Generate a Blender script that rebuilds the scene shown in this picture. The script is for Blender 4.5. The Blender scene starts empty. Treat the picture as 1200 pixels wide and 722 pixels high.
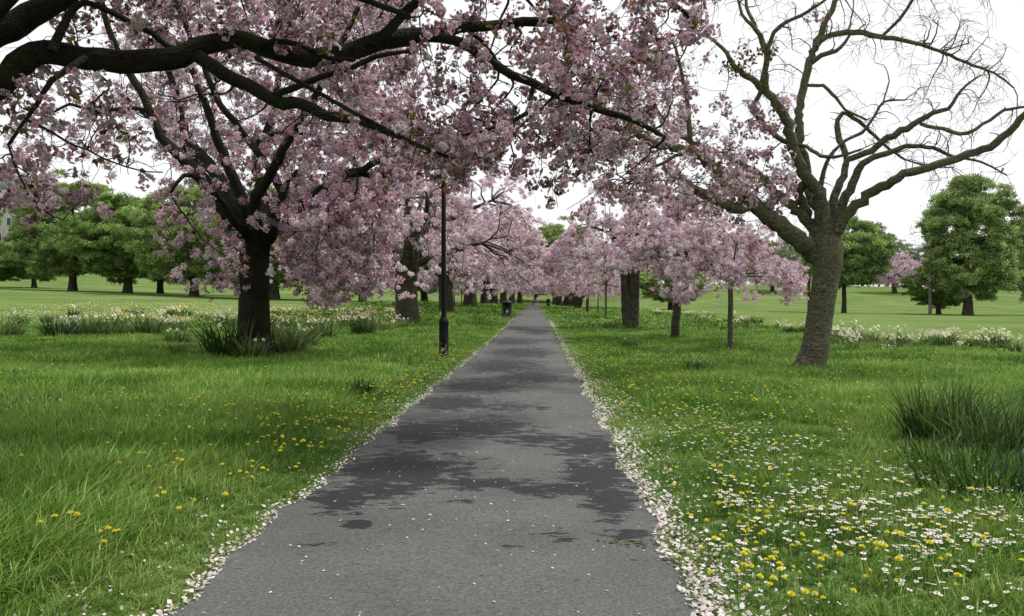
import bpy, math, random
import numpy as np
from mathutils import Vector, Matrix
from mathutils.kdtree import KDTree

random.seed(7)
rng = np.random.default_rng(11)
sc = bpy.context.scene
COL = sc.collection

# ------------------------------------------------------------------ camera
F = 942.0                      # focal length in pixels of a 1200 px wide frame
CAMH = 1.6
YAW = math.atan2(28, F)        # the avenue runs a little right of the optical axis
PIT = math.atan2(9, F)
fwd = Vector((-math.sin(YAW) * math.cos(PIT), math.cos(YAW) * math.cos(PIT), -math.sin(PIT)))
rgt = Vector((math.cos(YAW), math.sin(YAW), 0))
upv = rgt.cross(fwd)
cam_d = bpy.data.cameras.new('camera')
cam = bpy.data.objects.new('camera', cam_d)
COL.objects.link(cam)
cam.location = (0, 0, CAMH)
cam.rotation_euler = fwd.to_track_quat('-Z', 'Y').to_euler()
cam_d.sensor_width = 36
cam_d.lens = 36 * F / 1200
cam_d.clip_start = 0.1
cam_d.clip_end = 3000
sc.camera = cam


def at(px, py, Y):
    """world point seen at a pixel of the photograph, Y metres down the avenue"""
    d = fwd * F + rgt * (px - 600) - upv * (py - 361)
    t = Y / d.y
    return np.array((d.x * t, Y, CAMH + d.z * t))


def xat(px, Y):
    return at(px, 352, Y)[0]


def sstep(a, b, v):
    t = np.clip((v - a) / (b - a), 0, 1)
    return t * t * (3 - 2 * t)


def gz(x, y):
    """height of the ground"""
    x = np.asarray(x, float); y = np.asarray(y, float)
    xc = np.clip(x, -140, 140)
    lat = 0.55 - np.where(xc < 0, 0.034, 0.016) * xc
    side = sstep(12, 45, np.abs(x))
    h0 = 240 - 105 * side
    t = np.clip((y - h0) / 190, 0, 1)
    hill = 8.6 * t * t * (3 - 2 * t)
    b = 0.02 * np.sin(x * 0.9 + 1.3) * np.cos(y * 0.7) + 0.04 * np.sin(x * .21 + 2) * np.sin(y * .17 + 1)
    b = b * sstep(1.3, 3.0, np.abs(x + 0.5))
    return lat * sstep(18, 115, y) + hill + b


# ------------------------------------------------------------------ materials
def new_mat(name):
    m = bpy.data.materials.new(name)
    m.use_nodes = True
    nt = m.node_tree
    nt.nodes.clear()
    return m, nt, nt.nodes, nt.links


def principled(name, col, rough=0.7, noise=None, noise_scale=20, bump=0.0, metallic=0.0, bump_scale=60):
    m, nt, N, L = new_mat(name)
    out = N.new('ShaderNodeOutputMaterial'); b = N.new('ShaderNodeBsdfPrincipled')
    L.new(b.outputs[0], out.inputs[0])
    b.inputs['Roughness'].default_value = rough
    b.inputs['Metallic'].default_value = metallic; b.inputs['Specular IOR Level'].default_value = .22
    b.inputs['Base Color'].default_value = (*col, 1)
    if noise:
        tc = N.new('ShaderNodeTexCoord'); n = N.new('ShaderNodeTexNoise')
        n.inputs['Scale'].default_value = noise_scale; n.inputs['Detail'].default_value = 6
        L.new(tc.outputs['Object'], n.inputs['Vector'])
        r = N.new('ShaderNodeValToRGB')
        r.color_ramp.elements[0].color = (*col, 1); r.color_ramp.elements[0].position = .35
        r.color_ramp.elements[1].color = (*noise, 1); r.color_ramp.elements[1].position = .65
        L.new(n.outputs[0], r.inputs[0]); L.new(r.outputs[0], b.inputs['Base Color'])
    if bump:
        tc = N.new('ShaderNodeTexCoord'); n2 = N.new('ShaderNodeTexNoise')
        n2.inputs['Scale'].default_value = bump_scale; n2.inputs['Detail'].default_value = 8
        L.new(tc.outputs['Object'], n2.inputs['Vector'])
        bp = N.new('ShaderNodeBump'); bp.inputs['Strength'].default_value = bump
        bp.inputs['Distance'].default_value = .03
        L.new(n2.outputs[0], bp.inputs['Height']); L.new(bp.outputs[0], b.inputs['Normal'])
    return m


def foliage_mat(name, trans=0.35, gain=1.0):
    """petals and leaves: the colour comes from the point attribute Col"""
    m, nt, N, L = new_mat(name)
    out = N.new('ShaderNodeOutputMaterial'); a = N.new('ShaderNodeAttribute'); a.attribute_name = 'Col'
    d = N.new('ShaderNodeBsdfDiffuse'); t = N.new('ShaderNodeBsdfTranslucent'); mx = N.new('ShaderNodeMixShader')
    mx.inputs[0].default_value = trans
    L.new(a.outputs['Color'], d.inputs[0]); L.new(a.outputs['Color'], t.inputs[0])
    L.new(d.outputs[0], mx.inputs[1]); L.new(t.outputs[0], mx.inputs[2]); L.new(mx.outputs[0], out.inputs[0])
    return m


def bark_mat(name, dark, light, moss, moss_amt=0.5, stretch=(1, 1, 1.6), bump=0.9, sc_=14.0):
    m, nt, N, L = new_mat(name)
    out = N.new('ShaderNodeOutputMaterial'); b = N.new('ShaderNodeBsdfPrincipled')
    b.inputs['Roughness'].default_value = 0.9
    b.inputs['Specular IOR Level'].default_value = 0.2
    tc = N.new('ShaderNodeTexCoord'); mp = N.new('ShaderNodeMapping')
    mp.inputs['Scale'].default_value = stretch
    L.new(tc.outputs['Object'], mp.inputs[0])
    n1 = N.new('ShaderNodeTexNoise'); n1.inputs['Scale'].default_value = sc_; n1.inputs['Detail'].default_value = 10
    n1.inputs['Roughness'].default_value = .7
    L.new(mp.outputs[0], n1.inputs['Vector'])
    r = N.new('ShaderNodeValToRGB')
    r.color_ramp.elements[0].position = .36; r.color_ramp.elements[0].color = (*dark, 1)
    r.color_ramp.elements[1].position = .66; r.color_ramp.elements[1].color = (*light, 1)
    L.new(n1.outputs[0], r.inputs[0])
    n2 = N.new('ShaderNodeTexNoise'); n2.inputs['Scale'].default_value = 2.2; n2.inputs['Detail'].default_value = 6
    L.new(tc.outputs['Object'], n2.inputs['Vector'])
    r2 = N.new('ShaderNodeValToRGB')
    r2.color_ramp.elements[0].position = .42; r2.color_ramp.elements[0].color = (0, 0, 0, 1)
    r2.color_ramp.elements[1].position = .62; r2.color_ramp.elements[1].color = (moss_amt,) * 3 + (1,)
    L.new(n2.outputs[0], r2.inputs[0])
    mp2 = N.new('ShaderNodeMapping'); mp2.inputs['Scale'].default_value = (2.2, 2.2, 15)
    n4 = N.new('ShaderNodeTexNoise'); n4.inputs['Scale'].default_value = 1.6; n4.inputs['Detail'].default_value = 7; n4.inputs['Roughness'].default_value = .6
    L.new(tc.outputs['Object'], mp2.inputs[0]); L.new(mp2.outputs[0], n4.inputs['Vector'])
    r4 = N.new('ShaderNodeValToRGB'); r4.color_ramp.elements[0].position = .38; r4.color_ramp.elements[0].color = (.45, .45, .45, 1)
    r4.color_ramp.elements[1].position = .58; r4.color_ramp.elements[1].color = (1.1, 1.1, 1.1, 1)
    L.new(n4.outputs[0], r4.inputs[0])
    mb = N.new('ShaderNodeMix'); mb.data_type = 'RGBA'; mb.blend_type = 'MULTIPLY'; mb.inputs['Factor'].default_value = .8
    L.new(r.outputs[0], mb.inputs['A']); L.new(r4.outputs[0], mb.inputs['B'])
    mx = N.new('ShaderNodeMix'); mx.data_type = 'RGBA'
    L.new(r2.outputs[0], mx.inputs['Factor']); L.new(mb.outputs['Result'], mx.inputs['A'])
    mx.inputs['B'].default_value = (*moss, 1)
    L.new(mx.outputs['Result'], b.inputs['Base Color'])
    n3 = N.new('ShaderNodeTexVoronoi'); n3.inputs['Scale'].default_value = sc_ * 2.5
    L.new(mp.outputs[0], n3.inputs['Vector'])
    ad = N.new('ShaderNodeMath'); ad.operation = 'ADD'
    L.new(n1.outputs[0], ad.inputs[0]); L.new(n3.outputs['Distance'], ad.inputs[1])
    bp = N.new('ShaderNodeBump'); bp.inputs['Strength'].default_value = bump; bp.inputs['Distance'].default_value = .03
    L.new(ad.outputs[0], bp.inputs['Height']); L.new(bp.outputs[0], b.inputs['Normal'])
    L.new(b.outputs[0], out.inputs[0])
    return m


M_petal = foliage_mat('petal', 0.32)
M_leaf = foliage_mat('leaf', 0.38)
M_bark_dark = bark_mat('bark_dark', (.008, .007, .005), (.034, .029, .021), (.028, .038, .012), .6)
M_bark_grey = bark_mat('bark_grey', (.028, .026, .018), (.28, .255, .19), (.12, .135, .05), .65, bump=1.0)
M_bark_far = bark_mat('bark_far', (.03, .026, .02), (.10, .085, .065), (.05, .055, .02), .4, sc_=3)
M_bark_pale = bark_mat('bark_pale', (.12, .11, .09), (.30, .28, .24), (.12, .13, .06), .3, sc_=3)


# ------------------------------------------------------------------ mesh helpers
class Acc:
    """collects vertices, quads and point colours"""
    def __init__(s):
        s.v = []; s.f = []; s.c = []; s.n = 0

    def add(s, v, f, c=None):
        v = np.asarray(v, float).reshape(-1, 3)
        s.v.append(v); s.f.append(np.asarray(f, int) + s.n)
        if c is not None:
            s.c.append(np.broadcast_to(np.asarray(c, float), (len(v), 3)))
        s.n += len(v)

    def mesh(s, name, mat, smooth=False):
        v = np.concatenate(s.v)
        me = bpy.data.meshes.new(name)
        me.vertices.add(len(v)); me.vertices.foreach_set('co', v.astype(np.float32).ravel())
        loops = []; starts = []; k = 0
        for f in s.f:
            f = f.reshape(len(f), -1)
            loops.append(f.ravel()); starts.append(k + np.arange(len(f)) * f.shape[1]); k += f.size
        loops = np.concatenate(loops); starts = np.concatenate(starts)
        me.loops.add(len(loops)); me.loops.foreach_set('vertex_index', loops.astype(np.int32))
        me.polygons.add(len(starts)); me.polygons.foreach_set('loop_start', starts.astype(np.int32))
        if s.c:
            c = np.concatenate(s.c)
            a = me.attributes.new('Col', 'FLOAT_COLOR', 'POINT')
            a.data.foreach_set('color', np.hstack([c, np.ones((len(c), 1))]).astype(np.float32).ravel())
        me.update(calc_edges=True)
        if smooth:
            me.polygons.foreach_set('use_smooth', np.ones(len(starts), bool))
        me.materials.append(mat)
        return me


def link(name, me, parent=None, loc=(0, 0, 0), rotz=0, scale=None):
    o = bpy.data.objects.new(name, me)
    COL.objects.link(o)
    o.location = loc; o.rotation_euler = (0, 0, rotz)
    if scale is not None:
        o.scale = (scale,) * 3 if np.isscalar(scale) else scale
    if parent:
        o.parent = parent
    return o


def tag(o, label=None, cat=None, group=None, kind=None):
    if label: o['label'] = label
    if cat: o['category'] = cat
    if group: o['group'] = group
    if kind: o['kind'] = kind
    return o


def tubes(acc, P, R, m=6, rough=0.0, cap=True):
    """P (N,k,3) polylines, R (N,k) radii -> tubes with m sides"""
    P = np.asarray(P, float); R = np.asarray(R, float)
    N_, k, _ = P.shape
    T = np.gradient(P, axis=1)
    T /= np.linalg.norm(T, axis=2, keepdims=True) + 1e-9
    mt = T.mean(axis=1); mt /= np.linalg.norm(mt, axis=1, keepdims=True) + 1e-9
    ref = np.where(np.abs(mt[:, 2:3]) > .75, np.array([[1., .13, 0]]), np.array([[0., .1, 1.]]))[:, None, :]
    U = np.cross(T, ref); U /= np.linalg.norm(U, axis=2, keepdims=True) + 1e-9
    V = np.cross(T, U)
    a = np.linspace(0, 2 * math.pi, m, endpoint=False)
    RR = R[:, :, None] * np.ones(m)
    if rough:
        ph = rng.uniform(0, 6.28, (N_, 1, 4)); kk = np.arange(k)[None, :, None]
        for j, (q, w) in enumerate(((2, .7), (3, .45), (5, .9), (7, 1.3))):
            RR = RR * (1 + rough / (1 + .35 * j) * np.sin(q * a[None, None, :] + ph[:, :, j:j + 1] + kk * w * .25 * (1 if j % 2 else -1)))
        RR = RR * (1 + rough * rng.normal(0, .22, RR.shape))
    ring = P[:, :, None, :] + RR[..., None] * (np.cos(a)[None, None, :, None] * U[:, :, None, :] + np.sin(a)[None, None, :, None] * V[:, :, None, :])
    base = (np.arange(N_) * k * m)[:, None, None]
    i = (np.arange(k - 1) * m)[None, :, None]; j = np.arange(m)[None, None, :]; j2 = (j + 1) % m
    q = np.stack([base + i + j, base + i + j2, base + i + m + j2, base + i + m + j], -1).reshape(-1, 4)
    acc.add(ring.reshape(-1, 3), q)
    if cap:
        acc.f.append((base[:, 0, :] + (k - 1) * m + np.arange(m)[None, :]) + acc.n - N_ * k * m)


def smooth_line(pts, step=0.25, wob=0.0):
    """Catmull-Rom through pts rows of (x,y,z,r)"""
    p = np.asarray(pts, float)
    p = np.vstack([2 * p[0] - p[1], p, 2 * p[-1] - p[-2]])
    out = []
    for i in range(1, len(p) - 2):
        n = max(2, int(np.linalg.norm(p[i + 1, :3] - p[i, :3]) / step))
        t = np.linspace(0, 1, n, endpoint=False)[:, None]
        a, b, c, d = p[i - 1], p[i], p[i + 1], p[i + 2]
        m0 = (c - a) * .36; m1 = (d - b) * .36
        out.append((2 * t ** 3 - 3 * t ** 2 + 1) * b + (t ** 3 - 2 * t ** 2 + t) * m0 + (-2 * t ** 3 + 3 * t ** 2) * c + (t ** 3 - t ** 2) * m1)
    out.append(p[-2:-1])
    o = np.vstack(out)
    o[:, 3] = np.maximum(o[:, 3], .004)
    if wob:
        w = rng.normal(0, wob, (len(o), 3)); w[0] = 0
        o[:, :3] += w * np.minimum(1, o[:, 3:4] * 8)
    return o


def roots(sk, x, y, z, r, n=7):
    for i in range(n):
        a = 2 * math.pi * (i + random.uniform(-.3, .3)) / n; c, s_ = math.cos(a), math.sin(a)
        q = random.uniform(.85, 1.25)
        sk.limb([(x + c * r * .55, y + s_ * r * .55, z + r * 1.6, r * .32), (x + c * r * .85, y + s_ * r * .85, z + r * .7, r * .30), (x + c * r * 1.15 * q, y + s_ * r * 1.15 * q, z + r * .2, r * .26), (x + c * r * 1.9 * q, y + s_ * r * 1.9 * q, z - r * .2, r * .12)], 10, .08, .06, 0, nodes=False)


class Skel:
    """a branching skeleton: limbs laid by hand, then twigs that reach for targets"""
    def __init__(s):
        s.acc = Acc(); s.nodes = []; s.rad = []; s.dir = []

    def limb(s, pts, m=12, step=.2, rough=.05, wob=.012, nodes=True, nub=True):
        o = smooth_line(pts, step, wob)
        P, R = o[:, :3], o[:, 3]
        if nub:
            t = P[-1] - P[-2]; t /= np.linalg.norm(t) + 1e-9
            P2 = np.vstack([P, P[-1] + t * R[-1] * .5, P[-1] + t * R[-1] * .75]); R2 = np.append(R, [R[-1] * .75, R[-1] * .2])
        else:
            P2, R2 = P, R
        tubes(s.acc, P2[None], R2[None], m, rough)
        if nodes:
            s._reg(P[None], R[None])
        return o

    def _reg(s, P, R):
        D = np.gradient(P, axis=1); D /= np.linalg.norm(D, axis=2, keepdims=True) + 1e-9
        s.nodes.append(P.reshape(-1, 3)); s.rad.append(R.ravel()); s.dir.append(D.reshape(-1, 3))

    def reach(s, targets, k=7, arch=.18, sag=.0, wig=.06, rmax=.05, rlen=.012, rtip=.004, m=5, maxlen=None, keep=1.0, follow=.35, skip_tip=False):
        nodes = np.concatenate(s.nodes); rad = np.concatenate(s.rad); dr = np.concatenate(s.dir)
        kd = KDTree(len(nodes))
        for i, p in enumerate(nodes): kd.insert(p, i)
        kd.balance()
        idx = np.array([kd.find(t)[1] for t in targets])
        S = nodes[idx]; T = np.asarray(targets, float); D = dr[idx]
        Ln = np.linalg.norm(T - S, axis=1)
        ok = Ln > .04
        if maxlen: ok &= Ln < maxlen
        S, T, D, Ln, idx = S[ok], T[ok], D[ok], Ln[ok], idx[ok]
        if not len(S): return np.zeros((0, k, 3))
        # leave from a node a bit further down the branch, along its direction
        C = S + D * Ln[:, None] * follow * .6 + (T - S) * .45 + np.array([0, 0, 1]) * (Ln * arch)[:, None]
        t = np.linspace(0, 1, k)[None, :, None]
        P = (1 - t) ** 2 * S[:, None] + 2 * t * (1 - t) * C[:, None] + t * t * T[:, None]
        w = np.zeros(P.shape)
        for fq, am in ((1.1, 1.3), (2.3, .8), (4.1, .4)):   # smooth bends, not jitter
            w += am * rng.normal(0, 1, (len(P), 1, 3)) * np.sin(t * math.pi * fq + rng.uniform(0, 6.28, (len(P), 1, 1)))
        w = (w - w[:, :1]) * (Ln * wig)[:, None, None] + rng.normal(0, 1, P.shape) * np.minimum(Ln * .006, .02)[:, None, None]
        w[:, 0] = 0
        P = P + w
        P[:, :, 2] -= (t[:, :, 0] ** 2) * (Ln * sag)[:, None]
        r0 = np.minimum(np.minimum(rad[idx] * .75, rmax), rlen * Ln + rtip * 1.3)
        R = r0[:, None] * (1 - t[:, :, 0]) + np.minimum(rtip, r0)[:, None] * t[:, :, 0]
        tubes(s.acc, P, R, m)
        s._reg(P, R)
        return P


def rand_rot(n):
    q = rng.normal(0, 1, (n, 4)); q /= np.linalg.norm(q, axis=1, keepdims=True)
    w, x, y, z = q.T
    return np.stack([1 - 2 * (y * y + z * z), 2 * (x * y - z * w), 2 * (x * z + y * w),
                     2 * (x * y + z * w), 1 - 2 * (x * x + z * z), 2 * (y * z - x * w),
                     2 * (x * z - y * w), 2 * (y * z + x * w), 1 - 2 * (x * x + y * y)], -1).reshape(n, 3, 3)


def kite(l, w, cup):
    return np.array([(0, 0, 0), (w, .6 * l, cup), (0, l, cup * .7), (-w, .6 * l, cup)])


def cluster_full(nf, rad, l, np1=6, np2=5):
    """blooms of a cluster, each a double ring of petals; returns verts, quads, shade"""
    V = []; Fq = []; Sh = []; n = 0
    dirs = rng.normal(0, 1, (nf, 3)); dirs[:, 2] -= .3; dirs /= np.linalg.norm(dirs, axis=1, keepdims=True)
    for d in dirs:
        z = d; x = np.cross(z, (0.3, .1, 1)); x /= np.linalg.norm(x); y = np.cross(z, x)
        B = np.stack([x, y, z], 1)
        c = d * rad
        for ring, cnt, el, s_ in ((0, np1, .15, 1.0), (1, np2, .8, .72)):
            for i in range(cnt):
                a = 2 * math.pi * (i + ring * .5) / cnt + rng.normal(0, .15)
                e = el + rng.normal(0, .12)
                k_ = kite(l * s_ * rng.uniform(.85, 1.15), l * .42 * s_, l * .12)
                Rz = np.array([(math.cos(a), -math.sin(a), 0), (math.sin(a), math.cos(a), 0), (0, 0, 1)])
                Rx = np.array([(1, 0, 0), (0, math.cos(e), -math.sin(e)), (0, math.sin(e), math.cos(e))])
                V.append((B @ (Rz @ (Rx @ k_.T))).T + c); Fq.append(np.arange(4) + n); n += 4
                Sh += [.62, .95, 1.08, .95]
    return np.vstack(V), np.array(Fq), np.array(Sh)


def cluster_loose(nk, rad, l, wf=.42):
    V = []; Fq = []; Sh = []; n = 0
    for i in range(nk):
        R_ = rand_rot(1)[0]
        c = rng.normal(0, 1, 3); c = c / np.linalg.norm(c) * rad * rng.uniform(.4, 1)
        k_ = kite(l * rng.uniform(.75, 1.25), l * wf, l * .15) - np.array((0, l * .5, 0))
        V.append((R_ @ k_.T).T + c); Fq.append(np.arange(4) + n); n += 4
        Sh += list(np.array([.8, 1, 1.05, 1]) * rng.uniform(.85, 1.12))
    return np.vstack(V), np.array(Fq), np.array(Sh)


def cluster_ball(nk, rad, l, wf=.45, tiltn=.45, squash=.8, inner=.25):
    V = []; Fq = []; Sh = []; n = 0
    for i in range(nk):
        d = rng.normal(0, 1, 3); d /= np.linalg.norm(d)
        z = d + rng.normal(0, tiltn, 3); z /= np.linalg.norm(z)
        x = np.cross(z, rng.normal(0, 1, 3)); x /= np.linalg.norm(x); y = np.cross(z, x)
        B = np.stack([x, y, z], 1)
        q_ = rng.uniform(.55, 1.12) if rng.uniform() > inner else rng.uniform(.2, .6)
        k_ = kite(l * rng.uniform(.7, 1.3), l * wf * rng.uniform(.8, 1.2), -l * .15) - np.array((0, l * .5, 0))
        V.append((B @ k_.T).T + d * rad * q_ * np.array((1, 1, squash))); Fq.append(np.arange(4) + n); n += 4
        Sh += list(np.array([.88, 1, 1.04, 1]) * (.66 + .34 * min(1, q_)) * rng.uniform(.85, 1.1))  # inner petals and leaves darkened: shade inside the ball put into colour
    return np.vstack(V), np.array(Fq), np.array(Sh)


def scatter(acc, bases, pos, scale, cols):
    """stamp the base meshes at positions, random turn, colour per stamp"""
    n = len(pos)
    which = rng.integers(0, len(bases), n)
    for b, (V, Fq, Sh) in enumerate(bases):
        s = which == b
        k = s.sum()
        if not k: continue
        R_ = rand_rot(k)
        W = np.einsum('nij,vj->nvi', R_, V) * scale[s][:, None, None] + pos[s][:, None, :]
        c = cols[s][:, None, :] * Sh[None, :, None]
        f = Fq[None] + (np.arange(k) * len(V))[:, None, None]
        acc.add(W.reshape(-1, 3), f.reshape(-1, Fq.shape[1]), np.clip(c.reshape(-1, 3), 0, .95))


PINKS = np.array([(.92, .69, .78), (.95, .81, .87), (.86, .58, .69), (.95, .87, .91), (.70, .40, .53)])
BRONZE = np.array([(.15, .08, .04), (.22, .13, .06), (.14, .15, .045), (.13, .06, .035)])


def pinks(n, deep=0.0, lo=.52):
    c = PINKS[rng.choice(5, n, p=(.3, .25, .2, .13, .12))]
    c = c * rng.uniform(lo, 1.1, (n, 1))
    if lo > .7: c = c * .84 + .16 * np.array((.93, .87, .90)) * rng.uniform(.8, 1, (n, 1))
    if deep:
        c = c * (1 - deep * np.array((.35, .55, .42)))  # the shade of unlit, backlit blossom put into the petal colour
    return c


def blooms_on(P, per, lo=.3, off=.05):
    """random points along polylines"""
    n = int(len(P) * per)
    i = rng.integers(0, len(P), n); t = rng.uniform(lo, 1, n) * (P.shape[1] - 1)
    a = np.minimum(t.astype(int), P.shape[1] - 2); fr = (t - a)[:, None]
    q = P[i, a] * (1 - fr) + P[i, a + 1] * fr
    q = q + rng.normal(0, off, q.shape); q[:, 2] -= off * .8
    return q


def inpoly(x, y, poly):
    r = np.zeros(len(x), bool); n = len(poly)
    for i in range(n):
        x1, y1 = poly[i]; x2, y2 = poly[(i + 1) % n]
        c = ((y1 > y) != (y2 > y)) & (x < (x2 - x1) * (y - y1) / (y2 - y1 + 1e-9) + x1)
        r ^= c
    return r


def view_targets(n, poly, Y0, Y1):
    poly = np.array(poly, float); out = []
    while len(out) < n:
        x = rng.uniform(poly[:, 0].min(), poly[:, 0].max(), 4 * n); y = rng.uniform(poly[:, 1].min(), poly[:, 1].max(), 4 * n)
        ok = inpoly(x, y, poly)
        for a, b in zip(x[ok], y[ok]):
            out.append(at(a, b, rng.uniform(Y0, Y1)))
            if len(out) >= n: break
    return np.array(out)


def px_limb(rows, Y0, Y1=None, wpx=True):
    """rows of (px, py, width px[, Y]) -> (x,y,z,r)"""
    n = len(rows); o = []
    for i, r in enumerate(rows):
        Y = r[3] if len(r) > 3 else Y0 + ((Y1 if Y1 is not None else Y0) - Y0) * i / max(1, n - 1)
        p = at(r[0], r[1], Y)
        o.append((*p, r[2] / 2 / F * Y))
    return o


def empty(name, loc, rotz=0):
    o = bpy.data.objects.new(name, None); COL.objects.link(o)
    o.location = loc; o.rotation_euler = (0, 0, rotz); o.empty_display_size = .3
    return o


def copy_tree(root, loc, rotz=0, scale=1.0):
    r = root.copy(); COL.objects.link(r); r.location = loc; r.rotation_euler = (0, 0, rotz)
    r.scale = (scale,) * 3 if np.isscalar(scale) else scale
    for ch in list(root.children):
        c = ch.copy(); COL.objects.link(c); c.parent = r
        for g in list(ch.children):
            d = g.copy(); COL.objects.link(d); d.parent = c
    return r


def localise(acc, base):
    acc.v = [v - np.asarray(base)[None] for v in acc.v]


# ------------------------------------------------------------------ ground
def axis(lo, hi, near, g):
    v = [0.0]; s = near
    while v[-1] < hi: v.append(v[-1] + s); s *= g
    w = [0.0]; s = near
    while w[-1] > lo: w.append(w[-1] - s); s *= g
    return np.array(sorted(set(w[1:] + v)))


gx = axis(-1500, 1500, .5, 1.05); gy = axis(-60, 2500, .5, 1.035)
GX, GY = np.meshgrid(gx, gy)
GZ = gz(GX, GY)
acc = Acc(); nx, ny = len(gx), len(gy)
ii, jj = np.meshgrid(np.arange(nx - 1), np.arange(ny - 1))
q = np.stack([jj * nx + ii, jj * nx + ii + 1, (jj + 1) * nx + ii + 1, (jj + 1) * nx + ii], -1).reshape(-1, 4)
acc.add(np.stack([GX, GY, GZ], -1).reshape(-1, 3), q)


def ground_mat():
    m, nt, N, L = new_mat('turf')
    out = N.new('ShaderNodeOutputMaterial'); b = N.new('ShaderNodeBsdfDiffuse'); L.new(b.outputs[0], out.inputs[0])
    g = N.new('ShaderNodeNewGeometry')
    n1 = N.new('ShaderNodeTexNoise'); n1.inputs['Scale'].default_value = .09; n1.inputs['Detail'].default_value = 8; n1.inputs['Roughness'].default_value = .65
    n2 = N.new('ShaderNodeTexNoise'); n2.inputs['Scale'].default_value = 2.5; n2.inputs['Detail'].default_value = 8; n2.inputs['Roughness'].default_value = .75
    L.new(g.outputs['Position'], n1.inputs[0]); L.new(g.outputs['Position'], n2.inputs[0])
    r1 = N.new('ShaderNodeValToRGB'); e = r1.color_ramp.elements
    e[0].position = .34; e[0].color = (.10, .165, .044, 1); e[1].position = .66; e[1].color = (.18, .24, .088, 1)
    L.new(n1.outputs[0], r1.inputs[0])
    r2 = N.new('ShaderNodeValToRGB'); e = r2.color_ramp.elements
    e[0].position = .3; e[0].color = (.55, .55, .5, 1); e[1].position = .7; e[1].color = (1.25, 1.22, 1.25, 1)
    L.new(n2.outputs[0], r2.inputs[0])
    mx = N.new('ShaderNodeMix'); mx.data_type = 'RGBA'; mx.blend_type = 'MULTIPLY'; mx.inputs['Factor'].default_value = 1
    L.new(r1.outputs[0], mx.inputs['A']); L.new(r2.outputs[0], mx.inputs['B'])
    L.new(mx.outputs['Result'], b.inputs[0])
    return m


M_turf = ground_mat()
ground = link('ground', acc.mesh('ground', M_turf, True)); tag(ground, kind='structure')


# ------------------------------------------------------------------ asphalt path
XL, XR = -1.89, 0.85


def edge(y, side):
    j = .035 * np.sin(y * 2.1 + side) + .03 * np.sin(y * 5.3 + 2 * side) + .02 * np.sin(y * 11.7 + side * 3)
    if side < 0: return XL + j + np.clip(.006 * (y - 6), 0, .25)
    return XR + j + np.clip(.003 * (y - 6), 0, .08)


py_ = np.concatenate([np.arange(-8, 26, .1), np.arange(26, 232, .8)])
nxp = 28
XX = np.stack([edge(py_, -1) + (edge(py_, 1) - edge(py_, -1)) * t for t in np.linspace(0, 1, nxp)], 1)
YY = np.repeat(py_[:, None], nxp, 1)
crown_z = .035 * (1 - ((XX - (XL + XR) / 2) / 1.4) ** 2)
ZZ = gz(XX, YY) + .012 + np.maximum(crown_z, 0) * .6
# wet patches, as (px, py, half width px, half height px, strength)
wet = np.zeros_like(XX)
blobs = [(470, 555, 75, 22, 1.2), (395, 590, 40, 18, 1.1), (440, 578, 50, 18, 1.0), (560, 572, 90, 7, 1.0), (650, 578, 60, 10, 1.0), (700, 560, 40, 22, 1.1),
         (715, 590, 32, 22, 1.1), (690, 525, 45, 16, 1.0), (630, 518, 50, 9, .9), (560, 505, 70, 14, 1.0), (490, 510, 40, 14, 1.1), (590, 480, 60, 7, .8),
         (530, 475, 50, 10, 1.1), (560, 455, 60, 10, 1.0), (620, 445, 45, 8, .9), (590, 430, 50, 9, 1.0), (610, 415, 45, 7, 1.0), (600, 402, 40, 6, .9),
         (628, 392, 26, 4, .8), (415, 622, 22, 8, .8), (485, 624, 14, 4, .7), (735, 629, 24, 7, 1.0), (663, 636, 16, 8, .75), (640, 632, 26, 4, .7),
         (672, 672, 14, 5, .7), (760, 690, 12, 6, .55), (592, 645, 9, 6, .6), (362, 652, 26, 8, .75), (684, 690, 10, 4, .6), (540, 594, 20, 3, .6), (750, 660, 16, 5, .6)]
PXs = 628 + XX / np.maximum(YY, .5) * F
PYs = 352 + CAMH / np.maximum(YY, .5) * F
for bx_, by_, bw, bh, st in blobs:
    wet = np.maximum(wet, 1.18 * st * np.exp(-(((PXs - bx_) / bw) ** 2 + ((PYs - by_) / bh) ** 2) * .8) * (YY > 2))
wet = np.maximum(wet, .42 * sstep(24, 34, YY))
acc = Acc()
n0, n1_ = XX.shape
ii, jj = np.meshgrid(np.arange(n1_ - 1), np.arange(n0 - 1))
q = np.stack([jj * n1_ + ii, jj * n1_ + ii + 1, (jj + 1) * n1_ + ii + 1, (jj + 1) * n1_ + ii], -1).reshape(-1, 4)
acc.add(np.stack([XX, YY, ZZ], -1).reshape(-1, 3), q, np.repeat(wet.reshape(-1, 1), 3, 1))


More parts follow.
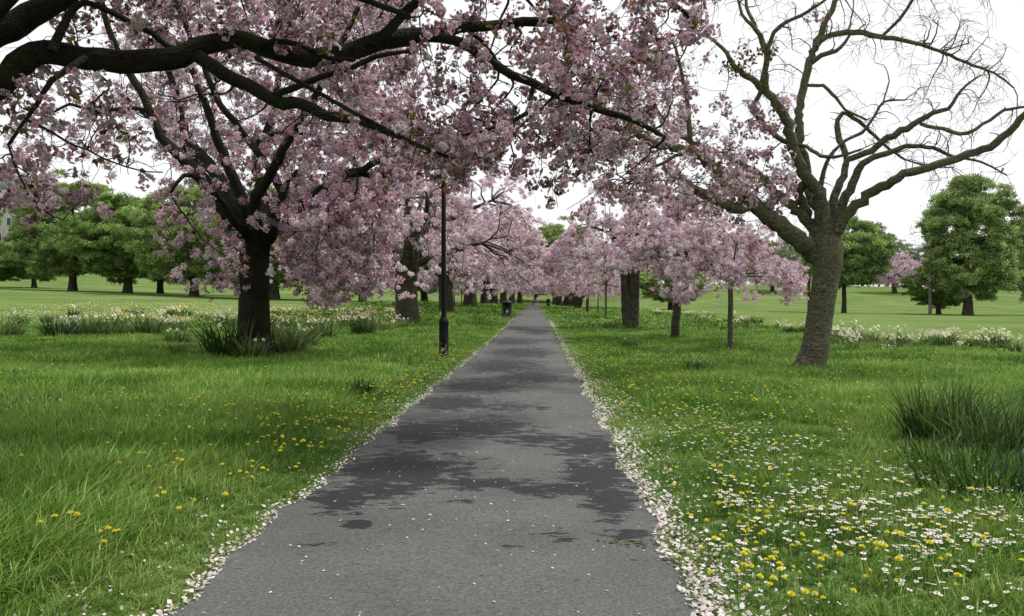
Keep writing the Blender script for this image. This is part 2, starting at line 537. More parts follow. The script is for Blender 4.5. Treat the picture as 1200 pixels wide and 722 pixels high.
def path_mat():
    m, nt, N, L = new_mat('asphalt')
    out = N.new('ShaderNodeOutputMaterial'); b = N.new('ShaderNodeBsdfPrincipled'); L.new(b.outputs[0], out.inputs[0])
    a = N.new('ShaderNodeAttribute'); a.attribute_name = 'Col'
    sx = N.new('ShaderNodeSeparateColor'); L.new(a.outputs['Color'], sx.inputs[0])
    g = N.new('ShaderNodeNewGeometry')
    mp = N.new('ShaderNodeMapping'); mp.inputs['Scale'].default_value = (.8, 1.5, 1)
    L.new(g.outputs['Position'], mp.inputs[0])
    n = N.new('ShaderNodeTexNoise'); n.inputs['Scale'].default_value = 5.5; n.inputs['Detail'].default_value = 12; n.inputs['Roughness'].default_value = .72
    L.new(mp.outputs[0], n.inputs['Vector'])
    s1 = N.new('ShaderNodeMath'); s1.operation = 'MULTIPLY_ADD'; L.new(n.outputs[0], s1.inputs[0]); s1.inputs[1].default_value = 4.2; s1.inputs[2].default_value = -2.62
    s2 = N.new('ShaderNodeMath'); s2.operation = 'ADD'; L.new(s1.outputs[0], s2.inputs[0]); L.new(sx.outputs[0], s2.inputs[1])
    rr = N.new('ShaderNodeMapRange'); L.new(s2.outputs[0], rr.inputs['Value'])
    rr.inputs['From Min'].default_value = .06; rr.inputs['From Max'].default_value = .24
    vc = N.new('ShaderNodeTexVoronoi'); vc.feature = 'DISTANCE_TO_EDGE'; vc.inputs['Scale'].default_value = .55
    wn = N.new('ShaderNodeTexNoise'); wn.inputs['Scale'].default_value = 3.5; wn.inputs['Detail'].default_value = 6
    L.new(g.outputs['Position'], wn.inputs['Vector'])
    wv = N.new('ShaderNodeMix'); wv.data_type = 'VECTOR'; wv.inputs['Factor'].default_value = .16
    L.new(g.outputs['Position'], wv.inputs['A']); L.new(wn.outputs['Color'], wv.inputs['B']); L.new(wv.outputs['Result'], vc.inputs['Vector'])
    ck = N.new('ShaderNodeMapRange'); L.new(vc.outputs['Distance'], ck.inputs['Value']); ck.inputs['From Max'].default_value = .004; ck.inputs['To Min'].default_value = .93; ck.inputs['To Max'].default_value = 1
    ckc = N.new('ShaderNodeCombineColor')
    for i_ in range(3): L.new(ck.outputs[0], ckc.inputs[i_])
    # aggregate
    v = N.new('ShaderNodeTexVoronoi'); v.inputs['Scale'].default_value = 110; L.new(g.outputs['Position'], v.inputs['Vector'])
    n2 = N.new('ShaderNodeTexNoise'); n2.inputs['Scale'].default_value = 45; n2.inputs['Detail'].default_value = 6; L.new(g.outputs['Position'], n2.inputs['Vector'])
    n3 = N.new('ShaderNodeTexNoise'); n3.inputs['Scale'].default_value = .8; n3.inputs['Detail'].default_value = 6; L.new(g.outputs['Position'], n3.inputs['Vector'])
    c = N.new('ShaderNodeValToRGB'); e = c.color_ramp.elements
    e[0].position = .3; e[0].color = (.072, .077, .073, 1); e[1].position = .72; e[1].color = (.145, .152, .145, 1)
    L.new(n2.outputs[0], c.inputs[0])
    c3 = N.new('ShaderNodeValToRGB'); e = c3.color_ramp.elements
    e[0].position = .3; e[0].color = (.8, .8, .8, 1); e[1].position = .7; e[1].color = (1.15, 1.15, 1.14, 1)
    L.new(n3.outputs[0], c3.inputs[0])
    cv = N.new('ShaderNodeValToRGB'); e = cv.color_ramp.elements
    e[0].position = 0; e[0].color = (.82, .82, .82, 1); e[1].position = .85; e[1].color = (1.12, 1.12, 1.12, 1)
    L.new(v.outputs['Color'], cv.inputs[0])
    m1 = N.new('ShaderNodeMix'); m1.data_type = 'RGBA'; m1.blend_type = 'MULTIPLY'; m1.inputs['Factor'].default_value = 1
    m0 = N.new('ShaderNodeMix'); m0.data_type = 'RGBA'; m0.blend_type = 'MULTIPLY'; m0.inputs['Factor'].default_value = 1
    L.new(c.outputs[0], m0.inputs['A']); L.new(ckc.outputs[0], m0.inputs['B'])
    L.new(m0.outputs['Result'], m1.inputs['A']); L.new(c3.outputs[0], m1.inputs['B'])
    m2 = N.new('ShaderNodeMix'); m2.data_type = 'RGBA'; m2.blend_type = 'MULTIPLY'; m2.inputs['Factor'].default_value = 1
    L.new(m1.outputs['Result'], m2.inputs['A']); L.new(cv.outputs[0], m2.inputs['B'])
    m3 = N.new('ShaderNodeMix'); m3.data_type = 'RGBA'
    L.new(rr.outputs[0], m3.inputs['Factor']); L.new(m2.outputs['Result'], m3.inputs['A'])
    dk = N.new('ShaderNodeMix'); dk.data_type = 'RGBA'; dk.blend_type = 'MULTIPLY'; dk.inputs['Factor'].default_value = 1
    L.new(m2.outputs['Result'], dk.inputs['A']); dk.inputs['B'].default_value = (.20, .19, .23, 1)
    L.new(dk.outputs['Result'], m3.inputs['B'])
    L.new(m3.outputs['Result'], b.inputs['Base Color'])
    ro = N.new('ShaderNodeMapRange'); L.new(rr.outputs[0], ro.inputs['Value']); ro.inputs['To Min'].default_value = .95; ro.inputs['To Max'].default_value = .72
    L.new(ro.outputs[0], b.inputs['Roughness'])
    b.inputs['Specular IOR Level'].default_value = .25
    bp = N.new('ShaderNodeBump'); bp.inputs['Strength'].default_value = .6; bp.inputs['Distance'].default_value = .008
    L.new(v.outputs['Distance'], bp.inputs['Height']); L.new(bp.outputs[0], b.inputs['Normal'])
    return m


M_path = path_mat()
pth = link('path', acc.mesh('path', M_path, True)); tag(pth, kind='structure')
# the cross path at the far end
acc = Acc()
xs = np.linspace(-90, 90, 80); row = []
for dy in (0, 5):
    y = 232 + dy + 0 * xs
    row.append(np.stack([xs, y, gz(xs, y) + .05], -1))
V = np.concatenate(row)
acc.add(V, [(i, i + 1, 80 + i + 1, 80 + i) for i in range(79)], (.3, .3, .3))
tag(link('cross_path', acc.mesh('cross_path', M_path, True)), kind='structure')


# ------------------------------------------------------------------ grass
def grass_mat(name, c0, c1, c2):
    m, nt, N, L = new_mat(name)
    out = N.new('ShaderNodeOutputMaterial')
    oi = N.new('ShaderNodeObjectInfo'); g = N.new('ShaderNodeNewGeometry')
    n = N.new('ShaderNodeTexNoise'); n.inputs['Scale'].default_value = .55; n.inputs['Detail'].default_value = 5
    L.new(g.outputs['Position'], n.inputs['Vector'])
    ad = N.new('ShaderNodeMath'); ad.operation = 'MULTIPLY_ADD'; L.new(oi.outputs['Random'], ad.inputs[0]); ad.inputs[1].default_value = .25; L.new(n.outputs[0], ad.inputs[2])
    at_ = N.new('ShaderNodeAttribute'); at_.attribute_name = 'Col'
    sx = N.new('ShaderNodeSeparateColor'); L.new(at_.outputs['Color'], sx.inputs[0])
    ad2 = N.new('ShaderNodeMath'); ad2.operation = 'MULTIPLY_ADD'; L.new(sx.outputs[0], ad2.inputs[0]); ad2.inputs[1].default_value = .35; L.new(ad.outputs[0], ad2.inputs[2])
    r = N.new('ShaderNodeValToRGB'); e = r.color_ramp.elements
    e[0].position = .52; e[0].color = (*c0, 1); e[1].position = 1.0; e[1].color = (*c2, 1)
    k = e.new(.82); k.color = (*c1, 1)
    L.new(ad2.outputs[0], r.inputs[0])
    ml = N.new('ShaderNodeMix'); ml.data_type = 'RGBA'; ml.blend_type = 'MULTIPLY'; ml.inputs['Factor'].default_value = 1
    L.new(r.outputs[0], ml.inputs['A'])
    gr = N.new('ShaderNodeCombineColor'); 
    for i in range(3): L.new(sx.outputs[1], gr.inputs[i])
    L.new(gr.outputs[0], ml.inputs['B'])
    d = N.new('ShaderNodeBsdfDiffuse'); t = N.new('ShaderNodeBsdfTranslucent'); mx = N.new('ShaderNodeMixShader'); mx.inputs[0].default_value = .35
    gl = N.new('ShaderNodeBsdfGlossy'); gl.inputs['Roughness'].default_value = .45; gl.inputs['Color'].default_value = (.6, .65, .6, 1)
    mx2 = N.new('ShaderNodeMixShader'); mx2.inputs[0].default_value = .045
    L.new(ml.outputs['Result'], d.inputs[0]); L.new(ml.outputs['Result'], t.inputs[0])
    L.new(d.outputs[0], mx.inputs[1]); L.new(t.outputs[0], mx.inputs[2])
    L.new(mx.outputs[0], mx2.inputs[1]); L.new(gl.outputs[0], mx2.inputs[2]); L.new(mx2.outputs[0], out.inputs[0])
    return m


M_grass = grass_mat('grass_blade', (.055, .148, .012), (.160, .335, .034), (.36, .48, .11))
M_strap = grass_mat('strap_leaf', (.018, .052, .011), (.062, .125, .022), (.28, .36, .10))


def blades(acc, n, spread, hmin, hmax, w, lean=.5, segs=4, curl=.5, base=(0, 0, 0)):
    a = rng.uniform(0, 6.283, n); r = spread * np.sqrt(rng.uniform(0, 1, n))
    bx = r * np.cos(a); by = r * np.sin(a)
    h = rng.uniform(hmin, hmax, n)
    da = a + rng.normal(0, 1.0, n)
    ln = np.abs(rng.normal(0, lean, n)) + .08
    tw = rng.uniform(0, 3.14, n)
    t = np.linspace(0, 1, segs + 1)
    off = h[:, None] * (ln[:, None] * t * .6 + curl * ln[:, None] * t ** 2.5)
    z = h[:, None] * (t - .32 * np.minimum(ln[:, None], 1.6) * t ** 2.5)
    X = bx[:, None] + off * np.cos(da)[:, None]; Y = by[:, None] + off * np.sin(da)[:, None]
    ww = w * (1 - t ** 2.2) * rng.uniform(.7, 1.3, n)[:, None] + w * .03
    px = -np.sin(da + tw * .4)[:, None] * ww / 2; pyv = np.cos(da + tw * .4)[:, None] * ww / 2
    A = np.stack([X - px, Y - pyv, z], -1); B = np.stack([X + px, Y + pyv, z], -1)
    V = np.stack([A, B], 2).reshape(n, -1, 3) + np.array(base)
    k = 2 * (segs + 1)
    f = np.array([(2 * i, 2 * i + 1, 2 * i + 3, 2 * i + 2) for i in range(segs)])
    fq = (f[None] + (np.arange(n) * k)[:, None, None]).reshape(-1, 4)
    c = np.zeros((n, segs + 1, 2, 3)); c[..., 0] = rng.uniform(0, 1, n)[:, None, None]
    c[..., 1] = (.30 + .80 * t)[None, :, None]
    acc.add(V.reshape(-1, 3), fq, c.reshape(-1, 3))


src = bpy.data.collections.new('grass_source')
tufts = []
# four kinds: short near, tall near, mid distance, far
specs = [(22, .07, .04, .11, .0068, .8), (22, .07, .05, .13, .0068, .95), (24, .09, .13, .30, .0085, .5), (24, .09, .12, .28, .0085, .7),
         (26, .16, .10, .24, .012, .5), (26, .16, .09, .20, .012, .6), (24, .40, .10, .26, .034, .5), (24, .40, .08, .20, .034, .6)]
for i, sp in enumerate(specs):
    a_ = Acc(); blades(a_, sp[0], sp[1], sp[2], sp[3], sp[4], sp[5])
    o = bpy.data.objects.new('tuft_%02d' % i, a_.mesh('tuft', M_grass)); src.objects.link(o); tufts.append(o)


def scatter_gn(name, pts, idx, rot, scl, collection):
    me = bpy.data.meshes.new(name); me.vertices.add(len(pts)); me.vertices.foreach_set('co', pts.astype(np.float32).ravel())
    a = me.attributes.new('idx', 'INT', 'POINT'); a.data.foreach_set('value', idx.astype(np.int32))
    a = me.attributes.new('rot', 'FLOAT_VECTOR', 'POINT'); a.data.foreach_set('vector', rot.astype(np.float32).ravel())
    a = me.attributes.new('scl', 'FLOAT_VECTOR', 'POINT'); a.data.foreach_set('vector', scl.astype(np.float32).ravel())
    o = link(name, me)
    ng = bpy.data.node_groups.new(name + '_scatter', 'GeometryNodeTree')
    ng.interface.new_socket('Geometry', in_out='INPUT', socket_type='NodeSocketGeometry')
    ng.interface.new_socket('Geometry', in_out='OUTPUT', socket_type='NodeSocketGeometry')
    N, L = ng.nodes, ng.links
    gi = N.new('NodeGroupInput'); go = N.new('NodeGroupOutput')
    ip = N.new('GeometryNodeInstanceOnPoints'); ci = N.new('GeometryNodeCollectionInfo')
    ci.inputs['Collection'].default_value = collection; ci.inputs['Separate Children'].default_value = True; ci.inputs['Reset Children'].default_value = True
    L.new(gi.outputs[0], ip.inputs['Points']); L.new(ci.outputs[0], ip.inputs['Instance'])
    ip.inputs['Pick Instance'].default_value = True

    def na(nm, dt, sock):
        n = N.new('GeometryNodeInputNamedAttribute'); n.data_type = dt; n.inputs['Name'].default_value = nm
        L.new(n.outputs['Attribute'], sock)
    na('idx', 'INT', ip.inputs['Instance Index'])
    na('scl', 'FLOAT_VECTOR', ip.inputs['Scale'])
    e2 = N.new('FunctionNodeEulerToRotation'); na('rot', 'FLOAT_VECTOR', e2.inputs[0]); L.new(e2.outputs[0], ip.inputs['Rotation'])
    L.new(ip.outputs[0], go.inputs[0])
    md = o.modifiers.new('scatter', 'NODES'); md.node_group = ng
    return o


def vnoise(x, y, s, seed=0):
    r = np.random.default_rng(seed).uniform(0, 1, (64, 64))
    x = np.asarray(x) * s + 900; y = np.asarray(y) * s + 900
    xi = np.floor(x).astype(int); yi = np.floor(y).astype(int); fx = x - xi; fy = y - yi
    fx = fx * fx * (3 - 2 * fx); fy = fy * fy * (3 - 2 * fy)
    g = lambda a, b: r[a % 64, b % 64]
    return (g(xi, yi) * (1 - fx) + g(xi + 1, yi) * fx) * (1 - fy) + (g(xi, yi + 1) * (1 - fx) + g(xi + 1, yi + 1) * fx) * fy


def zone(n, Y0, Y1, xm=3.0, xmin=-1e9, xmax=1e9):
    """random points of the visible wedge between two distances, with a margin"""
    Y = np.sqrt(rng.uniform(Y0 ** 2, Y1 ** 2, n))
    X = rng.uniform(-1, 1, n) * (Y * .70 + xm) - .03 * Y
    ok = (X > xmin) & (X < xmax)
    return X[ok], Y[ok]


pts = []; ids = []; sc_l = []
for (n, Y0, Y1, kinds, lim) in ((34000, 2.6, 9, (0, 1, 2, 3), 1e9), (42000, 9, 18, (0, 1, 2, 3), 1e9), (46000, 18, 40, (4, 5), 1e9), (26000, 40, 120, (6, 7), 1e9)):
    X, Y = zone(n, Y0, Y1, 3.0 if Y0 < 18 else 6)
    dl = edge(Y, -1) - X; dr = X - edge(Y, 1)
    off = np.where(X < -.5, dl, dr)
    ok = off > -.035 + .08 * rng.uniform(0, 1, len(X)) ** .7
    ok &= ~((X > 13.5) & (Y > 15)) & ~((X < -27))
    if Y0 >= 40: ok &= (X > -20)
    X, Y, off = X[ok], Y[ok], off[ok]
    tall = sstep(.15, 1.6, off) * (.35 + .75 * vnoise(X, Y, .8, 3)) * np.where(X < 0, 1.15, .78)
    tall = tall * (1 - .75 * np.exp(-((X - 2.6) / 2.0) ** 2) * (1 - sstep(9, 14, Y)))
    k0 = np.array(kinds)
    if len(kinds) == 4:
        is_t = rng.uniform(0, 1, len(X)) < tall
        i_ = np.where(is_t, rng.integers(2, 4, len(X)), rng.integers(0, 2, len(X)))
    else:
        i_ = rng.integers(kinds[0], kinds[1] + 1, len(X))
    s_ = (.50 + .62 * tall) * rng.uniform(.8, 1.25, len(X))
    pts.append(np.stack([X, Y, gz(X, Y) - .005], -1)); ids.append(i_)
    sc_l.append(np.stack([s_ * 1.1 * (1 + Y / 60), s_ * 1.1 * (1 + Y / 60), s_], -1))
pts = np.concatenate(pts); ids = np.concatenate(ids); sc_l = np.concatenate(sc_l)
rt = np.stack([rng.normal(0, .12, len(pts)), rng.normal(0, .12, len(pts)), rng.uniform(0, 6.283, len(pts))], -1)
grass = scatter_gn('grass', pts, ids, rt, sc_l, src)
tag(grass, 'long green meadow grass on both verges of the asphalt path', 'grass', kind='stuff')


# ------------------------------------------------------------------ small flowers and petals
M_plain = foliage_mat('flower', .3)


def fan_flower(acc, base, R_, n, col, ccol, l, cup, centre, stem_h, layers=1, wide=1.4):
    """a rayed flower head with a stem, into acc at base"""
    cx, cy, cz = base
    for ly in range(layers):
        for i in range(n):
            a = 2 * math.pi * (i + ly * .5) / n; rr = l * (1 - .28 * ly); ww = rr * 2.2 / n * wide
            ca, sa = math.cos(a), math.sin(a); hh = cup * (1 + ly * 1.6)
            V = np.array([(0, 0, 0), (rr * .65 * ca - ww * sa, rr * .65 * sa + ww * ca, hh * .7), (rr * ca, rr * sa, hh), (rr * .65 * ca + ww * sa, rr * .65 * sa - ww * ca, hh * .7)])
            V = (R_ @ V.T).T + np.array((cx, cy, cz + stem_h))
            acc.add(V, [(0, 1, 2, 3)], np.array(col) * random.uniform(.88, 1.06))
    if centre:
        k = 6; r0 = centre
        ang = np.linspace(0, 2 * math.pi, k, endpoint=False)
        V = np.vstack([np.stack([r0 * np.cos(ang), r0 * np.sin(ang), 0 * ang + .002], -1), np.stack([r0 * .5 * np.cos(ang), r0 * .5 * np.sin(ang), 0 * ang + .006], -1)])
        V = (R_ @ V.T).T + np.array((cx, cy, cz + stem_h))
        acc.add(V, [(i, (i + 1) % k, k + (i + 1) % k, k + i) for i in range(k)], ccol)
        acc.add(V[k:], [tuple(range(k))], ccol)
    if stem_h > .01:
        w = .0018
        V = np.array([(cx - w, cy, cz), (cx + w, cy, cz), (cx + w, cy, cz + stem_h), (cx - w, cy, cz + stem_h), (cx, cy - w, cz), (cx, cy + w, cz), (cx, cy + w, cz + stem_h), (cx, cy - w, cz + stem_h)])
        acc.add(V, [(0, 1, 2, 3), (4, 5, 6, 7)], (.10, .18, .04))


def tilt(a, b):
    return np.array(Matrix.Rotation(a, 3, 'X') @ Matrix.Rotation(b, 3, 'Y'))


def daisy(acc, b, h): fan_flower(acc, b, tilt(random.gauss(0, .16), random.gauss(0, .16)), 11, (.80, .80, .77), (.60, .42, .03), .0162, .002, .0046, h, 1, 2.3)
def dandelion(acc, b, h): fan_flower(acc, b, tilt(random.gauss(0, .2), random.gauss(0, .2)), 12, (.80, .73, .07), (.74, .60, .03), .021, .004, .006, h, 3)


def variants(fn, n, hr, name):
    out = []
    for i in range(n):
        a_ = Acc(); fn(a_, (0, 0, 0), random.uniform(*hr)); out.append(a_.mesh(name, M_plain))
    return out


daisy_me = variants(daisy, 5, (.07, .11), 'daisy'); dand_me = variants(dandelion, 5, (.08, .16), 'dandelion'); dand_tall = variants(dandelion, 5, (.17, .30), 'dandelion')


def ground_pt(px, py):
    Y = CAMH * F / (py - 352)
    X = xat(px, Y)
    return X, Y


def dens_pts(n, clumps, jitter=1.0):
    """points drawn around pixel ellipses of the photo, returned on the ground"""
    w = np.array([c[4] for c in clumps], float); w /= w.sum(); out = []
    while len(out) < n:
        c = clumps[rng.choice(len(clumps), p=w)]
        px = rng.normal(c[0], c[2]); py = rng.normal(c[1], c[3])
        if py < 360 or py > 740: continue
        X, Y = ground_pt(px, py)
        if edge(Y, -1) - .03 < X < edge(Y, 1) + .05: continue
        out.append((X, Y))
    return np.array(out)


daisy_cl = [(1010, 600, 70, 22, 4), (1110, 635, 60, 20, 4.0), (1060, 660, 70, 18, 2), (960, 560, 60, 16, 3), (890, 525, 55, 16, 2.6), (840, 510, 30, 20, 2), (1150, 650, 45, 22, 1.8),
            (930, 620, 60, 25, 1.4), (1090, 705, 50, 12, .7), (850, 590, 30, 40, 1.2), (980, 640, 60, 20, 1.6), (800, 480, 25, 20, 1), (880, 640, 40, 30, .7), (250, 560, 120, 60, .12), (470, 470, 40, 18, .25)]
p = dens_pts(300, daisy_cl)
p = np.concatenate([p] + [p[::1] + rng.normal(0, .085, p.shape) * (p[:, 1:2] / 7) for _ in range(3)])
p = p[p[:, 0] > edge(p[:, 1], 1) + .05]
p = p[np.argsort(p[:, 1])]
n_obj = 300
for i, (x, y) in enumerate(p[:n_obj]):
    o = link('daisy', daisy_me[i % 5], None, (x, y, float(gz(x, y)) + .008), random.uniform(0, 6.28), random.uniform(.8, 1.2))
    tag(o, 'small white daisy with a yellow eye among the daisies on the grass verge', 'daisy', 'daisies in the verge grass')
acc = Acc()
for x, y in p[n_obj:]:
    daisy(acc, (x, y, float(gz(x, y)) + .01), random.uniform(.08, .13))
tag(link('daisies', acc.mesh('daisies', M_plain)), 'drift of tiny white daisies further off in the verge grass', 'daisies', kind='stuff')

dand_cl = [(1010, 655, 110, 30, 1.3), (1050, 600, 90, 25, 1.1), (870, 600, 40, 40, .8), (900, 690, 60, 25, .8), (840, 540, 40, 40, 1.5), (860, 470, 80, 25, 4), (790, 450, 50, 25, 4), (740, 430, 40, 20, 3.5),
           (950, 470, 80, 25, 2), (1080, 440, 80, 15, 2), (180, 650, 110, 40, .28), (60, 670, 50, 25, .16), (120, 690, 60, 15, .1), (320, 560, 80, 40, 1.6), (420, 500, 50, 25, 2.5), (490, 460, 35, 20, 2.5),
           (540, 430, 25, 12, 2.5), (700, 410, 30, 14, 3), (350, 500, 80, 30, 1.2), (90, 500, 70, 30, .9), (200, 480, 110, 30, 1.0), (60, 450, 60, 15, .7), (230, 600, 80, 30, .5)]
p = dens_pts(1300, dand_cl)
p = p[np.argsort(p[:, 1])]
n_obj = 220
for i, (x, y) in enumerate(p[:n_obj]):
    hgt = 1.0
    o = link('dandelion', (dand_me if x > 0 else dand_tall)[i % 5], None, (x, y, float(gz(x, y)) + .008), random.uniform(0, 6.28), (random.uniform(.8, 1.15),) * 2 + (hgt * random.uniform(.8, 1.15),))
    tag(o, 'yellow dandelion in open flower standing in the verge grass', 'dandelion', 'dandelions in the verge grass')
acc = Acc()
for x, y in p[n_obj:]:
    dandelion(acc, (x, y, float(gz(x, y)) + .01), random.uniform(.10, .19) * (1 if x > 0 else 1.5))
tag(link('dandelions', acc.mesh('dandelions', M_plain)), 'scattered yellow dandelions further along both verges', 'dandelions', kind='stuff')


def petals(n, xf, yf, col, size, up=.0, name='fallen_petals', label=None, flat=.35):
    Y = yf(n); X = xf(n, Y)
    pos = np.stack([X, Y, gz(X, Y)], -1); pos[:, 2] += up
    inside = (X > edge(Y, -1)) & (X < edge(Y, 1))
    zp = .012 + .6 * np.maximum(.035 * (1 - ((X - (XL + XR) / 2) / 1.4) ** 2), 0) + .006
    pos[:, 2] = np.where(inside, gz(X, Y) + zp, pos[:, 2] + rng.uniform(.005, .05, n))
    R_ = rand_rot(n); 
    a = rng.uniform(0, 6.28, n); s = rng.uniform(.45, 1.4, n) * size
    V = np.array([(-.5, -.35, 0), (.45, -.4, .0), (.55, .35, .0), (-.4, .45, .0)])
    ca, sa = np.cos(a), np.sin(a)
    Vx = ca[:, None] * V[None, :, 0] - sa[:, None] * V[None, :, 1]; Vy = sa[:, None] * V[None, :, 0] + ca[:, None] * V[None, :, 1]
    tl = rng.normal(0, flat, (n, 2))
    Vz = Vx * tl[:, :1] + Vy * tl[:, 1:] + rng.uniform(0, .25, (n, 4)) * .6
    W = np.stack([Vx, Vy, Vz], -1) * s[:, None, None] + pos[:, None, :]
    c = np.array(col)[rng.integers(0, len(col), n)] * rng.uniform(.85, 1.08, (n, 1))
    acc = Acc(); acc.add(W.reshape(-1, 3), np.arange(4 * n).reshape(n, 4), np.clip(np.repeat(c, 4, 0), 0, .9))
    o = link(name, acc.mesh(name, M_plain)); tag(o, label, 'petals', kind='stuff')


PW = [(.84, .76, .77), (.87, .82, .82), (.80, .68, .70), (.66, .56, .52)]
lin = lambda a, b, pw: (lambda n: a + (b - a) * rng.uniform(0, 1, n) ** pw)
petals(9500, lambda n, Y: edge(Y, 1) - .03 + np.abs(rng.normal(0, .145 + .06 * np.sin(Y * 1.7) + .05 * np.sin(Y * 4.1), n)), lin(3.2, 60, 1.8), PW, .022, label='drift of pale pink fallen petals along the right kerbless edge')
petals(3600, lambda n, Y: edge(Y, -1) + .03 - np.abs(rng.normal(0, .065, n)), lin(3.2, 60, 1.7), PW, .020, label='thin line of fallen petals along the left path edge')
petals(5000, lambda n, Y: edge(Y, 1) + np.abs(rng.normal(0, .9, n)), lin(3.2, 40, 1.3), PW, .018, label='petals scattered thinly through the right verge grass')
petals(2600, lambda n, Y: edge(Y, -1) - np.abs(rng.normal(0, .8, n)), lin(3.2, 40, 1.3), PW, .018, label='petals scattered thinly through the left verge grass')
petals(900, lambda n, Y: rng.uniform(XL + .05, XR - .05, n), lin(3.2, 34, 1.25), PW, .014, label='single petals lying on the dark asphalt', flat=.12)
# some brown litter by the wet patch
Xb, Yb = ground_pt(742, 640)
petals(50, lambda n, Y: Xb + rng.normal(0, .13, n), lambda n: Yb + rng.normal(0, .045, n), [(.13, .10, .06), (.17, .145, .09)], .022, name='leaf_litter', label='small heap of brown leaf litter on the path', flat=.2)


# ------------------------------------------------------------------ leaf clumps (daffodils)
def strap_clump(nb, spread, h0, h1, w, lean, nf, fcol, fh):
    a1 = Acc(); blades(a1, nb, spread, h0, h1, w, lean, 5, .7)
    me1 = a1.mesh('leaves', M_strap)
    me2 = None
    if nf:
        a2 = Acc()
        for i in range(nf):
            an = random.uniform(0, 6.28); r = spread * 1.3 * math.sqrt(random.random())
            h = random.uniform(fh * .8, fh * 1.12)
            R_ = tilt(random.uniform(.6, 1.3) * random.choice((-1, 1)), random.gauss(0, .4))
            fan_flower(a2, (r * math.cos(an), r * math.sin(an), 0), R_, 6, fcol, (.75, .55, .05), .050, .012, .017, h)
        me2 = a2.mesh('bloom', M_plain)
    return me1, me2


cream = (.82, .80, .62); white = (.82, .82, .76); yel = (.80, .72, .25)
clump_kinds = [strap_clump(110, .28, .30, .60, .02, .55, 10, cream, .55), strap_clump(170, .34, .34, .85, .024, .5, 7, white, .58),
               strap_clump(90, .25, .25, .5, .02, .6, 14, cream, .5), strap_clump(100, .3, .3, .58, .02, .6, 12, yel, .52),
               strap_clump(210, .42, .34, .90, .026, .55, 2, white, .6)]


flower_me = []
for i in range(4):
    a_ = Acc(); fan_flower(a_, (0, 0, 0), tilt(random.uniform(.7, 1.2), random.gauss(0, .3)), 6, (white, cream)[i % 2], (.75, .60, .08), .05, .012, .018, random.uniform(.42, .6))
    flower_me.append(a_.mesh('flower', M_plain))


def put_clump(k, x, y, s, label, group, sz=None, single=0):
    r = empty('daffodil_clump', (x, y, float(gz(x, y)) - .01), random.uniform(0, 6.28))
    r.scale = (s, s, sz or s)
    tag(r, label, 'daffodils', group)
    a, b = clump_kinds[k]
    link('leaves', a, r)
    if b and not single: link('bloom', b, r)
    if single:
        for i in range(single):
            an = random.uniform(0, 6.28); q_ = .4 * math.sqrt(random.random())
            link('flower', flower_me[i % 4], r, (q_ * math.cos(an), q_ * math.sin(an), 0), random.uniform(0, 6.28))


def at_ground(px, Y):
    return xat(px, Y), Y


acc = Acc()
for i in range(2600):
    Y = random.uniform(40, 72); x = random.uniform(-40, -9)
    if vnoise(x, Y, .35, 9) < .42: continue
    R_ = tilt(random.uniform(.4, 1.3), random.gauss(0, .5)); h = random.uniform(.3, .5)
    fan_flower(acc, (x, Y, float(gz(x, Y))), R_, 5, random.choice(((.60, .58, .36), (.62, .55, .20), (.55, .50, .22))), None, .042, .01, 0, h)
tag(link('daffodil_drift', acc.mesh('daffodil_drift', M_plain)), 'drift of pale yellow daffodil heads behind the dark clumps of the left meadow', 'daffodils', kind='stuff')
# big dark clumps named one by one: (px, Y, kind, scale, label)
for (px, Y, k, s, lb) in [
        (70, 31, 4, 1.45, 'large dark leafed daffodil clump nearest the far left of the meadow'),
        (100, 32.5, 1, 1.5, 'broad daffodil clump with a few white heads, second from the left'),
        (133, 32, 4, 1.2, 'dark daffodil clump between the broad white headed one and the bushy one'),
        (172, 33, 1, 1.6, 'bushy dark daffodil clump in the middle of the left meadow'),
        (4, 31, 4, 1.5, 'dark leaf clump cut by the left picture edge'),
        (208, 27, 1, 1.0, 'low loose daffodil clump left of the nearest whole cherry trunk'),
        (268, 22.0, 4, 1.6, 'dark strap leafed clump against the left side of the large cherry trunk'),
        (295, 21.0, 4, 1.0, 'low leaf clump hiding the foot of the large cherry trunk'),
        (330, 23.4, 4, 1.5, 'dark strap leafed clump against the right side of the large cherry trunk'),
        (352, 25.5, 1, 1.2, 'leaf clump just right of the large cherry trunk with white heads'),
        (377, 31, 1, 1.4, 'clump of white daffodils halfway between the large trunk and the lamp post'),
        (425, 34, 1, 1.4, 'white headed daffodil clump left of the lamp post'),
        (445, 36, 4, 1.2, 'dark leaf clump before the stout trunk behind the lamp post'),
        (468, 38, 1, 1.1, 'small daffodil clump at the foot of the stout trunk')]:
    x, y = at_ground(px, Y); put_clump(k, x, y, s, lb, 'daffodil clumps in the left meadow', single=(9 if k == 1 else 2))
for i in range(90):
    Y = random.uniform(35, 60); px = random.uniform(-60, 470)
    x, y = at_ground(px, Y)
    if x < -34 : continue
    put_clump(random.choice((0, 2, 3)), x, y, random.uniform(1.0, 1.4), 'pale flowering daffodil clump in the far band of the left meadow', 'daffodil clumps in the far band of the left meadow')
for i in range(46):
    px = 965 + 225 * random.random(); Y = 27.5 + random.gauss(0, 2.2) + (1080 - px) * .018
    x, y = at_ground(px, Y)
    put_clump(random.choice((0, 0, 2)), x, y, random.uniform(.55, 1.15), 'cream daffodil clump in the strip behind the leaning bare cherry', 'cream daffodils in the strip behind the leaning cherry')
for i in range(34):
    Y = random.uniform(32, 75); x = 12.0 + random.gauss(0, 1.2)
    put_clump(random.choice((0, 2, 3)), x, Y, random.uniform(.8, 1.2), 'pale daffodil clump on the edge of the right hand lawn', 'daffodils along the edge of the right lawn')
